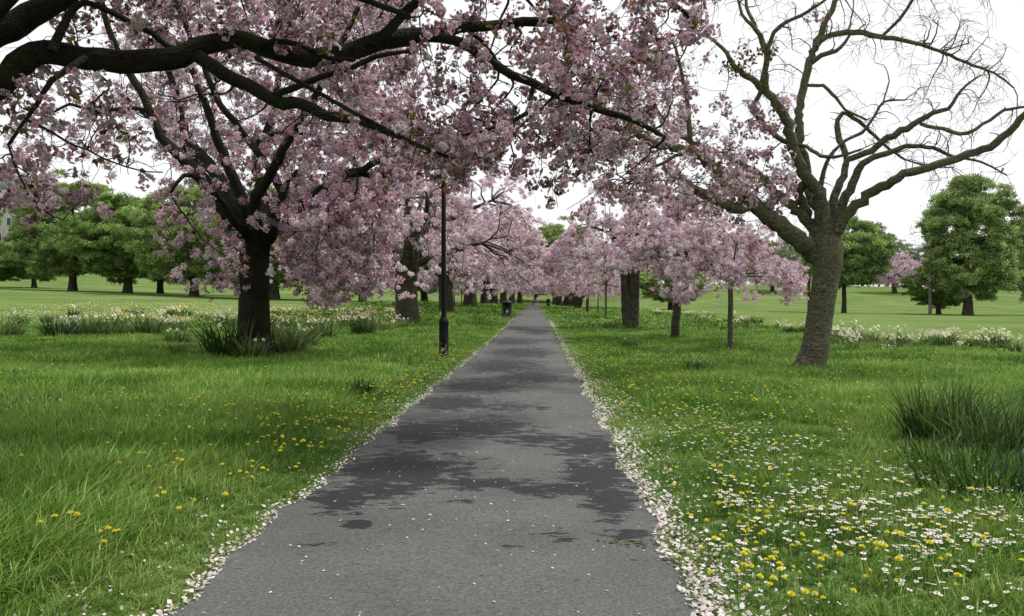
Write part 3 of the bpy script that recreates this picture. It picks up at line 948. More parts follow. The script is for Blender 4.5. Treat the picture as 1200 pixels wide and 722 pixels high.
for i in range(16):
    Y = random.uniform(40, 95); x = -14 + random.gauss(0, 1.6)
    put_clump(random.choice((0, 2)), x, Y, random.uniform(.9, 1.2), 'daffodil clump in the grass behind the left row of trunks', 'daffodils behind the left row of trunks')
for (px, Y, s, lb) in [(818, 17.5, .55, 'low dark leaf clump in the right verge below the slender trunk'), (716, 40, .8, 'leaf clump at the foot of the old split cherry trunk'),
                       (738, 27, .6, 'leaf clump in the right verge beside the petal strip'), (960, 17.6, .35, 'small leaf clump at the foot of the leaning cherry')]:
    x, y = at_ground(px, Y); put_clump(4, x, y, s, lb, None, single=1)


def tussock(px, Y, nb, spread, h0, h1, w, lean, label, curl=.5):
    x, y = at_ground(px, Y)
    a1 = Acc(); blades(a1, int(nb * 1.2), spread, h0, h1, w * 1.25, lean, 6, curl)
    o = link('grass_tussock', a1.mesh('grass_tussock', M_strap), None, (x, y, float(gz(x, y)) - .01))
    tag(o, label, 'grass tussock')


tussock(1105, 9.2, 420, .36, .30, .92, .013, .42, 'tall dark tussock of long leaves standing highest in the right verge')
tussock(1165, 8.3, 380, .40, .25, .85, .012, .48, 'tall tussock at the right border, beside the highest one')
tussock(1135, 7.6, 340, .60, .15, .45, .011, .7, 'lower arching tussock in front of the two tall ones')
tussock(1150, 6.7, 260, .5, .12, .42, .012, .7, 'low dark tussock nearest the camera under the two tall ones')
tussock(425, 13.0, 170, .14, .2, .45, .009, .4, 'small dark grass tussock in the left verge near the path')
tussock(205, 22, 120, .2, .25, .5, .012, .45, 'thin grass tussock in the left meadow before the large trunk')
tussock(20, 11.0, 260, .5, .2, .42, .010, .5, 'shaggy dark tussock at the left border of the near meadow')


# ------------------------------------------------------------------ cherry trees
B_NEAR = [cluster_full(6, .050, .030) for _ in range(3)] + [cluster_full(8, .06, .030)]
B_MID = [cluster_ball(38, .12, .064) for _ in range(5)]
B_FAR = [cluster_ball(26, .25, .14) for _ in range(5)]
L_NEAR = [cluster_loose(4, .05, .085, .22) for _ in range(3)]
L_MID = [cluster_loose(5, .10, .12, .25) for _ in range(3)]


def finish_tree(name, sk, crown_acc, base, label, cat, bark, leafm=None, group=None):
    root = empty(name, tuple(base))
    tag(root, label, cat, group)
    localise(sk.acc, base)
    link('trunk', sk.acc.mesh('trunk', bark, True), root)
    if crown_acc is not None and crown_acc.n:
        localise(crown_acc, base)
        link('crown', crown_acc.mesh('crown', leafm or M_petal), root)
    return root


def bloom_crown(acc, P, per, kind, leafper=.25, deep=0.0, off=.06, lo=.25, s=(.8, 1.25), dark=.48):
    if kind == 'near':   # pompoms: several clusters on one spur
        q = blooms_on(P, per / 2.3, lo, off)
        q = (q[:, None, :] + rng.normal(0, .045, (len(q), 3, 3)) * s[0]).reshape(-1, 3)
    else:
        q = blooms_on(P, per, lo, off)
    if len(q):
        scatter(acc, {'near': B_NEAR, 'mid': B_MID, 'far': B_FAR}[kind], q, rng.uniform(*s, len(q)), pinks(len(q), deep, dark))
    q = blooms_on(P, per * leafper, .4, off)
    if len(q):
        c = BRONZE[rng.integers(0, 4, len(q))] * rng.uniform(.8, 1.5, (len(q), 1))
        scatter(acc, L_NEAR if kind == 'near' else L_MID, q, rng.uniform(.7, 1.2, len(q)), c)


# --- near tree: its trunk stands left of the frame, its limbs cross the top of the view
sk = Skel(); cr = Acc()
bx0 = -7.4; by0 = 8.2
bz0 = float(gz(bx0, by0))
sk.limb([(bx0, by0, bz0 - .2, .52), (bx0, by0, bz0 + .3, .42), (bx0 + .05, by0, bz0 + 1.2, .37), (bx0 + .15, by0 + .05, bz0 + 2.2, .38), (bx0 + .3, by0 + .05, bz0 + 2.9, .30)], 20, .15, .05)
st = (bx0 + .25, by0, bz0 + 2.5, .24)
LN = []
LN.append([st] + px_limb([(-100, 150, 34), (-45, 128, 32), (0, 97, 31), (20, 76, 31), (42, 62, 29), (68, 61, 28), (100, 67, 27), (140, 72, 27), (175, 72, 26), (212, 67, 25), (238, 53, 22), (275, 47, 20),
                      (300, 53, 20), (332, 63, 21), (362, 69, 20), (387, 65, 21), (420, 58, 22), (445, 49, 22), (475, 43, 22), (512, 41, 15), (537, 33, 13), (570, 30, 12), (600, 27, 11), (640, 25, 11), (657, 26, 10)], 8.0, 9.6))
LN.append([st] + px_limb([(-90, 90, 34), (-40, 62, 33), (0, 38, 32), (22, 28, 31), (50, 11, 28), (76, -4, 26), (120, -40, 22), (170, -90, 18)], 8.0, 8.6))
LN.append(px_limb([(440, 50, 13, 9.0), (452, 38, 13, 8.95), (466, 24, 12, 8.9), (480, 10, 11, 8.85), (500, -6, 10, 8.8), (540, -40, 8, 8.7)], 9))
LN.append(px_limb([(500, 43, 12, 9.1), (530, 46, 11, 9.1), (552, 57, 11, 9.15), (572, 71, 11, 9.2), (600, 88, 10, 9.3), (625, 98, 10, 9.4), (650, 111, 9, 9.5), (680, 121, 9, 9.6), (705, 130, 8, 9.7), (740, 140, 7, 9.9), (775, 158, 5, 10.1)], 9))
LN.append(px_limb([(232, 66, 16, 8.5), (262, 86, 16, 8.4), (290, 100, 15, 8.35), (315, 113, 15, 8.3), (334, 122, 15, 8.3), (352, 121, 13, 8.3), (382, 135, 12, 8.3), (420, 142, 9, 8.35), (455, 155, 7, 8.4), (490, 170, 5, 8.5), (533, 186, 4, 8.6), (570, 184, 2.5, 8.7)], 8))
LN.append(px_limb([(60, 60, 12, 8.1), (80, 20, 9, 8.2), (98, 2, 8, 8.3), (130, 14, 7, 8.4), (158, 29, 7, 8.5), (178, 39, 7, 8.6), (197, 54, 6, 8.7), (240, 62, 5, 8.9)], 8))
LN.append(px_limb([(300, 55, 8, 8.7), (322, 48, 7, 8.6), (350, 52, 7, 8.5), (385, 68, 6, 8.5), (415, 70, 5, 8.5)], 8))
LN.append(px_limb([(318, 113, 9, 8.3), (345, 103, 8, 8.25), (375, 91, 7, 8.2), (410, 81, 6, 8.2), (440, 66, 6, 8.2), (480, 60, 4, 8.2)], 8))
LN.append(px_limb([(625, 99, 5, 9.4), (622, 118, 5, 9.35), (617, 132, 5, 9.3), (600, 142, 5, 9.2), (570, 152, 4, 9.1), (545, 158, 3, 9.0)], 9))
LN.append(px_limb([(300, 68, 6, 8.4), (340, 90, 6, 8.2), (390, 118, 5, 8.0), (430, 140, 5, 7.9), (480, 165, 4, 7.8)], 8))
LN.append(px_limb([(-40, 60, 16, 7.9), (40, -30, 14, 7.6), (140, -60, 12, 7.4), (280, -40, 10, 7.3), (400, -10, 8, 7.3), (480, 20, 6, 7.3)], 8))
LN.append(px_limb([(540, -40, 10, 8.7), (620, -60, 9, 8.8), (700, -40, 8, 9.2), (770, -10, 6, 9.5), (815, 25, 4, 9.8)], 8))
LN.append(px_limb([(120, -40, 14, 8.6), (250, -90, 12, 9.6), (380, -80, 10, 10.5), (500, -50, 8, 11.3), (600, -20, 6, 11.8)], 8))
LN.append(px_limb([(100, 68, 9, 8.2), (60, 95, 7, 7.8), (45, 120, 6, 7.6), (30, 140, 5, 7.5), (10, 170, 4, 7.4)], 8))
for r_ in LN: sk.limb(r_, 12, .12, .045, .01)
polyA = [(-60, 70), (60, 80), (120, 90), (175, 130), (175, 200), (120, 205), (90, 240), (30, 245), (-60, 250)]
polyB = [(60, -60), (330, -60), (330, 60), (200, 60), (110, 62), (60, 40)]
polyC = [(300, -60), (680, -60), (690, 60), (670, 170), (620, 150), (560, 165), (480, 150), (400, 120), (330, 95)]
polyD = [(620, -60), (835, -60), (845, 20), (800, 60), (790, 150), (700, 185), (640, 180)]
polyE = [(620, 140), (780, 150), (760, 200), (690, 225), (655, 230), (560, 200)]


def grow_view(sk, polys, n1, n2, n3, **kw):
    """polys: (poly, Y0, Y1, weight)"""
    w = np.array([p_[3] for p_ in polys], float); w /= w.sum(); Ps = []
    for lvl, n in enumerate((n1, n2, n3)):
        T = np.concatenate([view_targets(max(1, int(n * wi)), p_[0], p_[1], p_[2]) for p_, wi in zip(polys, w)])
        args = (dict(k=10, arch=.10, sag=.05, wig=.035, rmax=.035, rlen=.010, rtip=.006, m=6),
                dict(k=8, arch=.08, sag=.12, wig=.045, rmax=.014, rlen=.008, rtip=.004, m=5),
                dict(k=6, arch=.04, sag=.25, wig=.05, rmax=.007, rlen=.006, rtip=.0028, m=4))[lvl].copy()
        args.update(kw)
        Ps.append(sk.reach(T, **args))
    return Ps


PN = grow_view(sk, [(polyA, 6.8, 9.5, .8), (polyB, 8.4, 11, 1.0), (polyC, 8.7, 12.5, 2.9), (polyC, 7.2, 8.4, .3), (polyD, 8, 12, 3.0), ([(430, 130), (600, 120), (640, 190), (560, 205), (440, 215)], 8, 12, 1.1), ([(490, 140), (558, 140), (552, 214), (492, 212)], 8, 11, .45), ([(600, 150), (690, 150), (682, 212), (656, 242), (622, 225)], 9, 12, .42)], 60, 270, 960)
bloom_crown(cr, PN[2], 2.3, 'near', .4, off=.05, deep=.16)
bloom_crown(cr, PN[1], 2.0, 'near', .35, off=.06, deep=.16)
# the rest of its dome, above and beside the frame
n_ = 2200
a_r = rng.uniform(0, 6.283, n_); u_r = rng.uniform(0, 1, n_) ** .5
T = np.stack([bx0 + .8 + 6.4 * u_r * np.cos(a_r), by0 + 6.0 * u_r * np.sin(a_r), 9.0 - 2.6 * u_r ** 2 - rng.uniform(0, 2.4, n_)], -1)
ppx = 628 + T[:, 0] / np.maximum(T[:, 1], .3) * F; ppy = 352 - (T[:, 2] - CAMH) / np.maximum(T[:, 1], .3) * F
T = T[((ppy < -70) | (T[:, 1] < 1.5) | (ppx < -60)) & (T[:, 2] > 3.4)]
Pd = [sk.reach(T[:60], k=9, arch=.1, wig=.04, rmax=.06, rlen=.012, rtip=.01, m=6), sk.reach(T[60:500], k=7, arch=.1, sag=.1, wig=.05, rmax=.02, rlen=.01, rtip=.005, m=4),
      sk.reach(T[500:], k=5, arch=.05, sag=.2, wig=.05, rmax=.008, rlen=.008, rtip=.003, m=3)]
bloom_crown(cr, Pd[2], 4.5, 'mid', .3, off=.1)
# long thin dark branches that cross under the blossom
T = view_targets(46, [(250, 60), (560, 60), (600, 150), (520, 190), (330, 150), (200, 120)], 7.0, 8.6)
sk.reach(T, k=12, arch=.04, sag=.12, wig=.02, rmax=.022, rlen=.010, rtip=.006, m=6, follow=.5)
# bare hanging twigs
T = view_targets(220, [(0, 60), (520, 60), (520, 160), (330, 140), (180, 200), (0, 230)], 7.2, 9.5)
sk.reach(T, k=9, arch=.0, sag=.3, wig=.02, rmax=.008, rlen=.006, rtip=.003, m=4)
base = (bx0, by0, bz0)
finish_tree('cherry_tree', sk, cr, base, 'nearest cherry tree, trunk outside the left border, mossy limbs crossing the top', 'tree', M_bark_dark)

# --- large left cherry
Y1 = 22.3
sk = Skel(); cr = Acc()
b = at(299, 421, Y1); b[2] = float(gz(b[0], b[1]))
base1 = tuple(b)
tr = [(b[0], Y1, b[2] - .2, .60), (b[0], Y1, b[2] + .15, .52)] + px_limb([(299, 395, 38), (298, 350, 36), (297, 310, 36), (296, 285, 41), (295, 262, 44)], Y1)
sk.limb(tr, 32, .1, .035, wob=.004)
roots(sk, b[0], Y1, b[2], .42)
LT = [
    [(292, 292, 19.2, 22.3), (272, 255, 21.6, 22), (255, 234, 19.2, 21.8), (235, 207, 16.0, 21.6), (207, 178, 13.6, 21.3), (188, 160, 11.2, 21.1), (176, 130, 10.4, 21), (160, 97, 9.6, 20.9), (147, 80, 8.8, 20.8), (128, 35, 7.2, 20.6), (110, -20, 5.4, 20.4)],
    [(296, 285, 19.2, 22.6), (275, 240, 16.0, 23), (245, 190, 12.8, 23.4), (222, 165, 11.2, 23.7), (212, 140, 10.4, 23.9), (207, 107, 8.8, 24), (197, 82, 7.2, 24.1), (190, 40, 6.3, 24.3), (175, 0, 5.4, 24.4)],
    [(297, 280, 16.0, 22), (285, 240, 13.6, 21.4), (265, 190, 12.0, 21), (250, 150, 10.4, 20.7), (238, 115, 8.8, 20.5), (225, 82, 7.2, 20.3), (222, 40, 6.3, 20.2), (200, -10, 5.4, 20.1)],
    [(303, 282, 17.6, 22.4), (322, 255, 13.6, 22.3), (329, 225, 11.2, 22.2), (315, 196, 9.6, 22.1), (297, 174, 8.8, 22), (280, 150, 8.0, 21.9), (258, 122, 7.2, 21.8), (240, 80, 6.3, 21.6), (235, 30, 4.5, 21.4)],
    [(300, 290, 20.8, 22.3), (322, 268, 17.6, 22.0), (342, 249, 15.2, 21.6), (362, 235, 12.8, 21.2), (380, 220, 12.0, 20.8), (403, 205, 10.4, 20.4), (428, 197, 8.8, 20), (452, 184, 7.2, 19.6)],
    [(405, 205, 7.2, 20.4), (425, 203, 8.0, 20.2), (450, 206, 8.0, 20), (470, 204, 7.2, 19.8)],
    [(328, 235, 7.2, 22.2), (338, 215, 7.2, 22.4), (350, 201, 7.2, 22.7), (375, 195, 6.3, 23), (400, 197, 5.4, 23.3), (430, 215, 4.5, 23.6), (455, 240, 3.6, 24)],
    [(298, 176, 6.3, 22), (306, 161, 5.4, 22.2), (330, 156, 5.4, 22.4), (358, 157, 4.5, 22.6), (405, 170, 4.5, 23), (447, 175, 3.6, 23.4)],
    [(180, 132, 5.4, 21), (155, 127, 4.5, 20.8), (108, 130, 4.5, 20.5), (82, 122, 3.6, 20.3), (52, 137, 2.7, 20)],
    [(300, 285, 16.0, 22.6), (310, 240, 12.8, 23.6), (300, 190, 10.4, 24.6), (320, 130, 8.0, 25.5), (330, 70, 7.2, 26), (350, 0, 5.4, 26.5)],
    [(300, 285, 16.0, 22.6), (325, 245, 12.0, 23.8), (360, 190, 9.6, 25), (400, 130, 8.0, 26), (430, 70, 7.2, 27), (450, 20, 5.4, 27.5)],
    [(296, 285, 16.0, 22.1), (300, 235, 12.8, 21), (330, 180, 10.4, 20), (365, 120, 8.0, 19), (395, 60, 7.2, 18.4), (420, 10, 5.4, 18)],
    [(294, 285, 16.0, 22.6), (275, 230, 12.0, 24), (235, 190, 9.6, 25.5), (190, 150, 7.2, 26.5), (140, 110, 6.3, 27)],
    [(296, 288, 12.8, 22.3), (262, 240, 9.6, 20.6), (235, 210, 7.2, 19.6), (215, 205, 5.4, 19.2), (200, 225, 3.6, 19)],
]
for r_ in LT: sk.limb(px_limb(r_, Y1), 10, .2, .05, .02)
pt1 = [(185, -30), (480, -30), (500, 160), (480, 215), (400, 235), (340, 265), (300, 262), (240, 225), (200, 200), (175, 120), (130, 60)]
pt2 = [(150, -20), (260, -20), (230, 120), (200, 190), (165, 170), (110, 120), (100, 60)]
pt3 = [(185, 205), (235, 215), (295, 285), (290, 330), (225, 340), (200, 290), (170, 240)]
pt4 = [(335, 235), (400, 215), (480, 205), (470, 270), (450, 330), (385, 352), (345, 330), (325, 290)]
pt5 = [(0, 100), (170, 100), (150, 200), (60, 230), (0, 200)]
pt1a = [(185, -30), (330, -30), (340, 262), (300, 262), (240, 225), (200, 200), (175, 120), (130, 60)]
pt1b = [(330, -30), (480, -30), (500, 160), (480, 215), (400, 235), (330, 262)]
P1 = grow_view(sk, [(pt1a, 23.5, 28, 1.4), (pt1a, 17.5, 21, .18), (pt1b, 18.5, 28, 2.3), (pt2, 22, 26, .3), (pt3, 18, 24, .17), (pt4, 18, 24, 1.15), (pt5, 19, 23, .15)], 110, 700, 2300,
               )
bloom_crown(cr, P1[2], 2.1, 'mid', .30, deep=.12, off=.12, s=(.75, 1.2))
bloom_crown(cr, P1[1], 1.8, 'mid', .30, deep=.12, off=.12, s=(.75, 1.2))
big_left = finish_tree('cherry_tree', sk, cr, base1, 'large dark trunked cherry in blossom on the left, leaf clumps round its foot', 'tree', M_bark_dark)

# --- leaning, half bare cherry on the right
Y2 = 18.2
sk = Skel(); cr = Acc()
b = at(949, 437, Y2); b[2] = float(gz(b[0], b[1]))
sk.limb([(b[0] - .06, Y2, b[2] - .2, .42), (b[0] - .0, Y2, b[2] + .1, .33)] + px_limb([(955, 412, 31), (959, 385, 28.5), (963, 358, 28), (968, 322, 29), (969, 302, 35), (968, 284, 36), (967, 262, 26)], Y2), 32, .1, .03, wob=.004)
roots(sk, b[0] + .02, Y2, b[2], .27)
LR = {
    'b': [
        [(969, 312, 19, 18.2), (945, 290, 20, 18.1), (920, 269, 20, 17.9), (898, 252, 19, 17.7), (877, 234, 18, 17.5), (850, 211, 15, 17.2), (830, 191, 13, 17), (813, 178, 11, 16.8), (790, 172, 10, 16.6), (764, 167, 9, 16.4), (742, 154, 8, 16.2), (720, 150, 6, 16), (700, 154, 4, 15.9)],
        [(882, 240, 12.9, 17.6), (866, 243, 12.9, 17.4), (851, 240, 12.2, 17.2), (829, 231, 11.4, 17), (811, 221, 10.6, 16.9), (800, 211, 10.6, 16.8)],
        [(966, 292, 13.7, 18.3), (957, 273, 12.2, 18.4), (933, 246, 11.4, 18.6), (908, 224, 10.6, 18.8), (893, 207, 9.1, 19), (872, 194, 8.4, 19.2), (850, 182, 7.6, 19.4), (829, 176, 7.2, 19.6), (800, 160, 5.4, 19.8), (770, 130, 4.5, 20), (750, 90, 3.6, 20)],
        [(812, 178, 7.2, 16.8), (806, 150, 6.3, 16.6), (806, 120, 5.4, 16.5), (800, 90, 4.5, 16.3), (790, 50, 3.6, 16.2)],
        [(764, 167, 7.2, 16.4), (735, 166, 6.3, 16.2), (712, 160, 5.4, 16), (690, 150, 4.5, 15.8), (668, 130, 3.6, 15.6)],
        [(813, 178, 5.4, 16.8), (795, 182, 4.5, 16.6), (760, 200, 3.6, 16.3), (735, 215, 2.7, 16)],
    ],
    'n': [
        [(967, 285, 19.8, 18.1), (966, 255, 18.2, 18), (958, 225, 15.2, 17.9), (940, 200, 12.9, 17.8), (930, 173, 12.2, 17.7), (923, 147, 11.4, 17.6), (910, 120, 9.9, 17.5), (890, 100, 7.6, 17.4), (863, 80, 6.3, 17.3), (847, 57, 4.5, 17.2), (830, 43, 3.6, 17.2)],
        [(898, 106, 7.2, 17.4), (896, 90, 6.8, 17.3), (899, 62, 7.2, 17.2), (887, 37, 5.4, 17.1), (870, 17, 3.6, 17), (862, -10, 2.7, 17)],
        [(899, 62, 5.4, 17.2), (903, 48, 4.5, 17.2), (914, 30, 4.5, 17.1), (930, 22, 3.6, 17), (947, 13, 3.6, 16.9), (975, -5, 2.7, 16.8)],
        [(897, 60, 5.4, 17.2), (885, 30, 4.5, 17.5), (875, 8, 3.6, 17.6), (872, -15, 2.7, 17.7)],
        [(964, 262, 13.7, 18.4), (953, 236, 10.6, 18.6), (944, 205, 9.9, 18.8), (938, 165, 9.9, 18.9), (937, 130, 9.1, 19), (943, 93, 8.4, 19.1), (953, 60, 7.6, 19.2), (966, 30, 7.2, 19.3), (979, 2, 6.3, 19.4), (990, -30, 5.4, 19.5)],
        [(951, 62, 6.3, 19.2), (962, 48, 6.3, 19.1), (975, 40, 6.3, 19), (1000, 38, 6.3, 18.8), (1033, 43, 5.4, 18.5), (1067, 49, 4.5, 18.3), (1100, 60, 3.6, 18), (1133, 74, 3.6, 17.8), (1165, 85, 2.7, 17.6), (1188, 103, 1.8, 17.4)],
        [(948, 76, 5.4, 19.2), (962, 66, 5.4, 19), (980, 60, 4.5, 18.9), (990, 50, 3.6, 18.9), (999, 38, 2.7, 18.8)],
        [(1033, 43, 3.6, 18.5), (1047, 30, 3.6, 18.4), (1060, 15, 3.6, 18.3), (1072, -4, 2.7, 18.2), (1090, -30, 2.7, 18)],
        [(970, 280, 15.2, 18.3), (976, 242, 9.9, 18.4), (986, 213, 8.4, 18.5), (992, 187, 7.6, 18.6), (984, 165, 7.2, 18.7), (980, 150, 6.3, 18.8), (987, 133, 5.4, 18.8), (1007, 143, 4.5, 18.9), (1033, 167, 3.6, 19), (1060, 187, 2.7, 19.1)],
        [(992, 187, 6.8, 18.6), (1015, 180, 6.8, 18.4), (1040, 163, 7.2, 18.2), (1063, 150, 7.2, 18), (1093, 133, 5.4, 17.8), (1111, 128, 4.5, 17.6), (1122, 112, 3.6, 17.5), (1135, 98, 2.7, 17.4), (1150, 88, 1.8, 17.3)],
        [(1078, 145, 4.5, 17.9), (1105, 152, 4.5, 17.7), (1133, 157, 4.5, 17.5), (1152, 146, 3.6, 17.4), (1177, 129, 3.6, 17.2), (1200, 125, 2.7, 17.1)],
        [(972, 278, 16.7, 18.2), (984, 250, 11.4, 18.1), (994, 222, 9.9, 18), (1006, 200, 8.4, 17.9), (1018, 187, 6.8, 17.8), (1040, 180, 6.3, 17.7), (1063, 172, 5.4, 17.6), (1093, 173, 4.5, 17.4), (1115, 183, 3.6, 17.3), (1150, 190, 2.7, 17.2), (1180, 205, 1.8, 17.1)],
        [(972, 292, 19.8, 18.2), (982, 268, 15.2, 18), (996, 247, 12.9, 17.8), (1015, 230, 12.2, 17.6), (1033, 219, 11.4, 17.4), (1053, 207, 9.9, 17.1), (1083, 198, 9.1, 16.8), (1117, 187, 8.4, 16.5), (1150, 177, 8.4, 16.2), (1168, 167, 8.4, 16), (1189, 147, 7.6, 15.8), (1215, 120, 7.2, 15.6), (1250, 90, 4.5, 15.4)],
        [(948, 205, 6.3, 18.1), (944, 182, 7.2, 18.1), (925, 168, 6.3, 18), (908, 158, 6.3, 17.9), (893, 143, 6.3, 17.8), (881, 131, 6.3, 17.7), (889, 112, 5.4, 17.6), (894, 88, 4.5, 17.5)],
        [(966, 250, 9.1, 18), (962, 222, 7.2, 17.9), (966, 200, 5.4, 17.8), (972, 183, 4.5, 17.7), (990, 165, 3.6, 17.6), (1010, 156, 3.6, 17.5), (1022, 140, 2.7, 17.4), (1035, 120, 2.7, 17.4), (1060, 117, 1.8, 17.3)],
        [(925, 168, 4.5, 18), (945, 172, 4.5, 17.6), (962, 183, 4.5, 17.3), (985, 183, 3.6, 17.1), (1010, 175, 2.7, 17)],
        [(945, 100, 3.6, 19.1), (965, 101, 3.6, 18.9), (980, 115, 3.6, 18.8), (990, 128, 2.7, 18.7), (1015, 140, 2.7, 18.6)],
        [(945, 215, 10.6, 18.2), (935, 225, 9.9, 18.5), (945, 250, 10.6, 18.6), (958, 275, 12.2, 18.5)],
    ]}
for key in ('b', 'n'):
    for r_ in LR[key]: sk.limb(px_limb(r_, Y2), 10, .12, .07, .028)
# twigs with blossom on the left side
Pb = grow_view(sk, [([(700, 60), (830, 60), (800, 120), (850, 160), (930, 200), (935, 235), (880, 235), (830, 225), (760, 235), (690, 215), (660, 150)], 14.5, 19.5, 2.0),
                    ([(640, 110), (760, 110), (790, 200), (740, 260), (690, 245), (650, 200)], 15, 19, .3),
                    ([(770, 200), (900, 215), (920, 250), (860, 260), (800, 250)], 16.5, 19, .3), ([(830, 110), (925, 120), (940, 240), (860, 235)], 17, 19, .42)], 50, 240, 620)
bloom_crown(cr, Pb[2], 1.6, 'near', .45, off=.07, s=(.9, 1.45))
bloom_crown(cr, Pb[1], 1.6, 'near', .45, off=.07, s=(1.0, 1.6))
# the occasional cluster on the bare limbs
q = np.array([at(px, py, Y) for px, py, Y in [(955, 18, 17.0), (915, 118, 17.4), (908, 148, 17.8), (903, 152, 17.8), (918, 122, 17.4), (872, 60, 17.2), (866, 85, 17.2), (858, 82, 17.2), (880, 70, 17.2), (905, 60, 17.2), (900, 55, 17.1)] for _ in range(7)])
q += rng.normal(0, .09, q.shape)
scatter(cr, B_NEAR, q[:42], rng.uniform(1.1, 1.5, 42), pinks(42))
scatter(cr, L_MID, q[42:], rng.uniform(.7, 1.2, len(q) - 42), BRONZE[rng.integers(0, 4, len(q) - 42)])
# bare twigs
T = np.concatenate([view_targets(55, [(830, -20), (960, -20), (960, 60), (900, 120), (840, 90)], 16.5, 19),
                    view_targets(120, [(960, -40), (1140, -40), (1185, 60), (1190, 120), (1130, 130), (1090, 90), (1000, 70), (960, 30)], 16.5, 19.5),
                    view_targets(110, [(980, 90), (1120, 90), (1185, 130), (1180, 200), (1100, 215), (1040, 170), (990, 160)], 16.5, 19),
                    view_targets(40, [(860, 80), (940, 80), (930, 190), (870, 170)], 17, 19)])
Pt = sk.reach(T[::2], k=10, arch=.12, sag=.12, wig=.025, rmax=.020, rlen=.010, rtip=.005, m=5, follow=.4)
Pt = sk.reach(T[1::2], k=10, arch=.06, sag=.25, wig=.025, rmax=.011, rlen=.008, rtip=.004, m=5, follow=.4)
T = np.concatenate([Pt[:, i] + rng.normal(0, .22, (len(Pt), 3)) + np.array((0, 0, -.12)) for i in (3, 4, 5, 6, 7, 8, 9)] +
                   [view_targets(330, [(1000, -40), (1140, -40), (1185, 70), (1185, 130), (1130, 110), (1060, 70)], 16.5, 18.5)])
sk.reach(T, k=7, arch=.02, sag=.25, wig=.03, rmax=.006, rlen=.006, rtip=.0028, m=4, follow=.3)
nd = np.concatenate(sk.nodes); rd = np.concatenate(sk.rad); pick = rng.choice(np.where((rd > .02) & (rd < .2))[0], 420)
dd = rng.normal(0, 1, (420, 3)); dd[:, 2] = np.abs(dd[:, 2]); dd /= np.linalg.norm(dd, axis=1, keepdims=True)
sk.reach(nd[pick] + dd * (rd[pick] + rng.uniform(.05, .32, 420))[:, None], k=4, arch=0, sag=0, wig=.06, rmax=.016, rlen=.03, rtip=.005, m=4, follow=.1)
finish_tree('cherry_tree', sk, cr, b, 'half bare cherry with a pale leaning trunk forking wide on the right', 'tree', M_bark_grey)


# --- generic blossom trees, built round the origin
def clumpy(T, R0, seed, frac=.62):
    """keep the targets that fall in clumps, so that a crown has gaps and lobes"""
    r_ = np.random.default_rng(seed + 100); c = T[r_.integers(0, len(T), int(16 + R0 * 9))]
    rad = r_.uniform(.16, .30, len(c)) * R0 ** .75 * .9
    d = (np.linalg.norm((T[:, None, :] - c[None]) * np.array((1, 1, 1.35)), axis=2) / rad[None]).min(1)
    return T[(d < 1) | (rng.uniform(0, 1, len(T)) < .06)]


def dome_targets(n, R0, H, zlow, zrim, lump=.18, seed=0, shell=.5, ex=(1, 1)):
    r_ = np.random.default_rng(seed); ph = r_.uniform(0, 6.28, 6); out = []
    a = rng.uniform(0, 6.283, n); u = rng.uniform(0, 1, n) ** .5
    Rl = R0 * (1 + lump * np.sin(2 * a + ph[0]) * .6 + lump * np.sin(3 * a + ph[1]) * .6 + lump * .6 * np.sin(5 * a + ph[2]) + lump * .3 * np.sin(9 * a + ph[3]))
    r = u * Rl
    top = H * (1 - .5 * (u ** 2.4)) * (1 + .5 * lump * np.sin(3 * a + ph[4] + 4 * u) + .35 * lump * np.sin(7 * u + 5 * a + ph[5]))
    lo = zlow + (zrim - zlow) * u ** 1.5
    t = rng.uniform(0, 1, n); t = np.where(rng.uniform(0, 1, n) < shell, t ** .4, t)
    z = lo + (top - lo) * t
    return np.stack([r * np.cos(a) * ex[0], r * np.sin(a) * ex[1], z], -1)


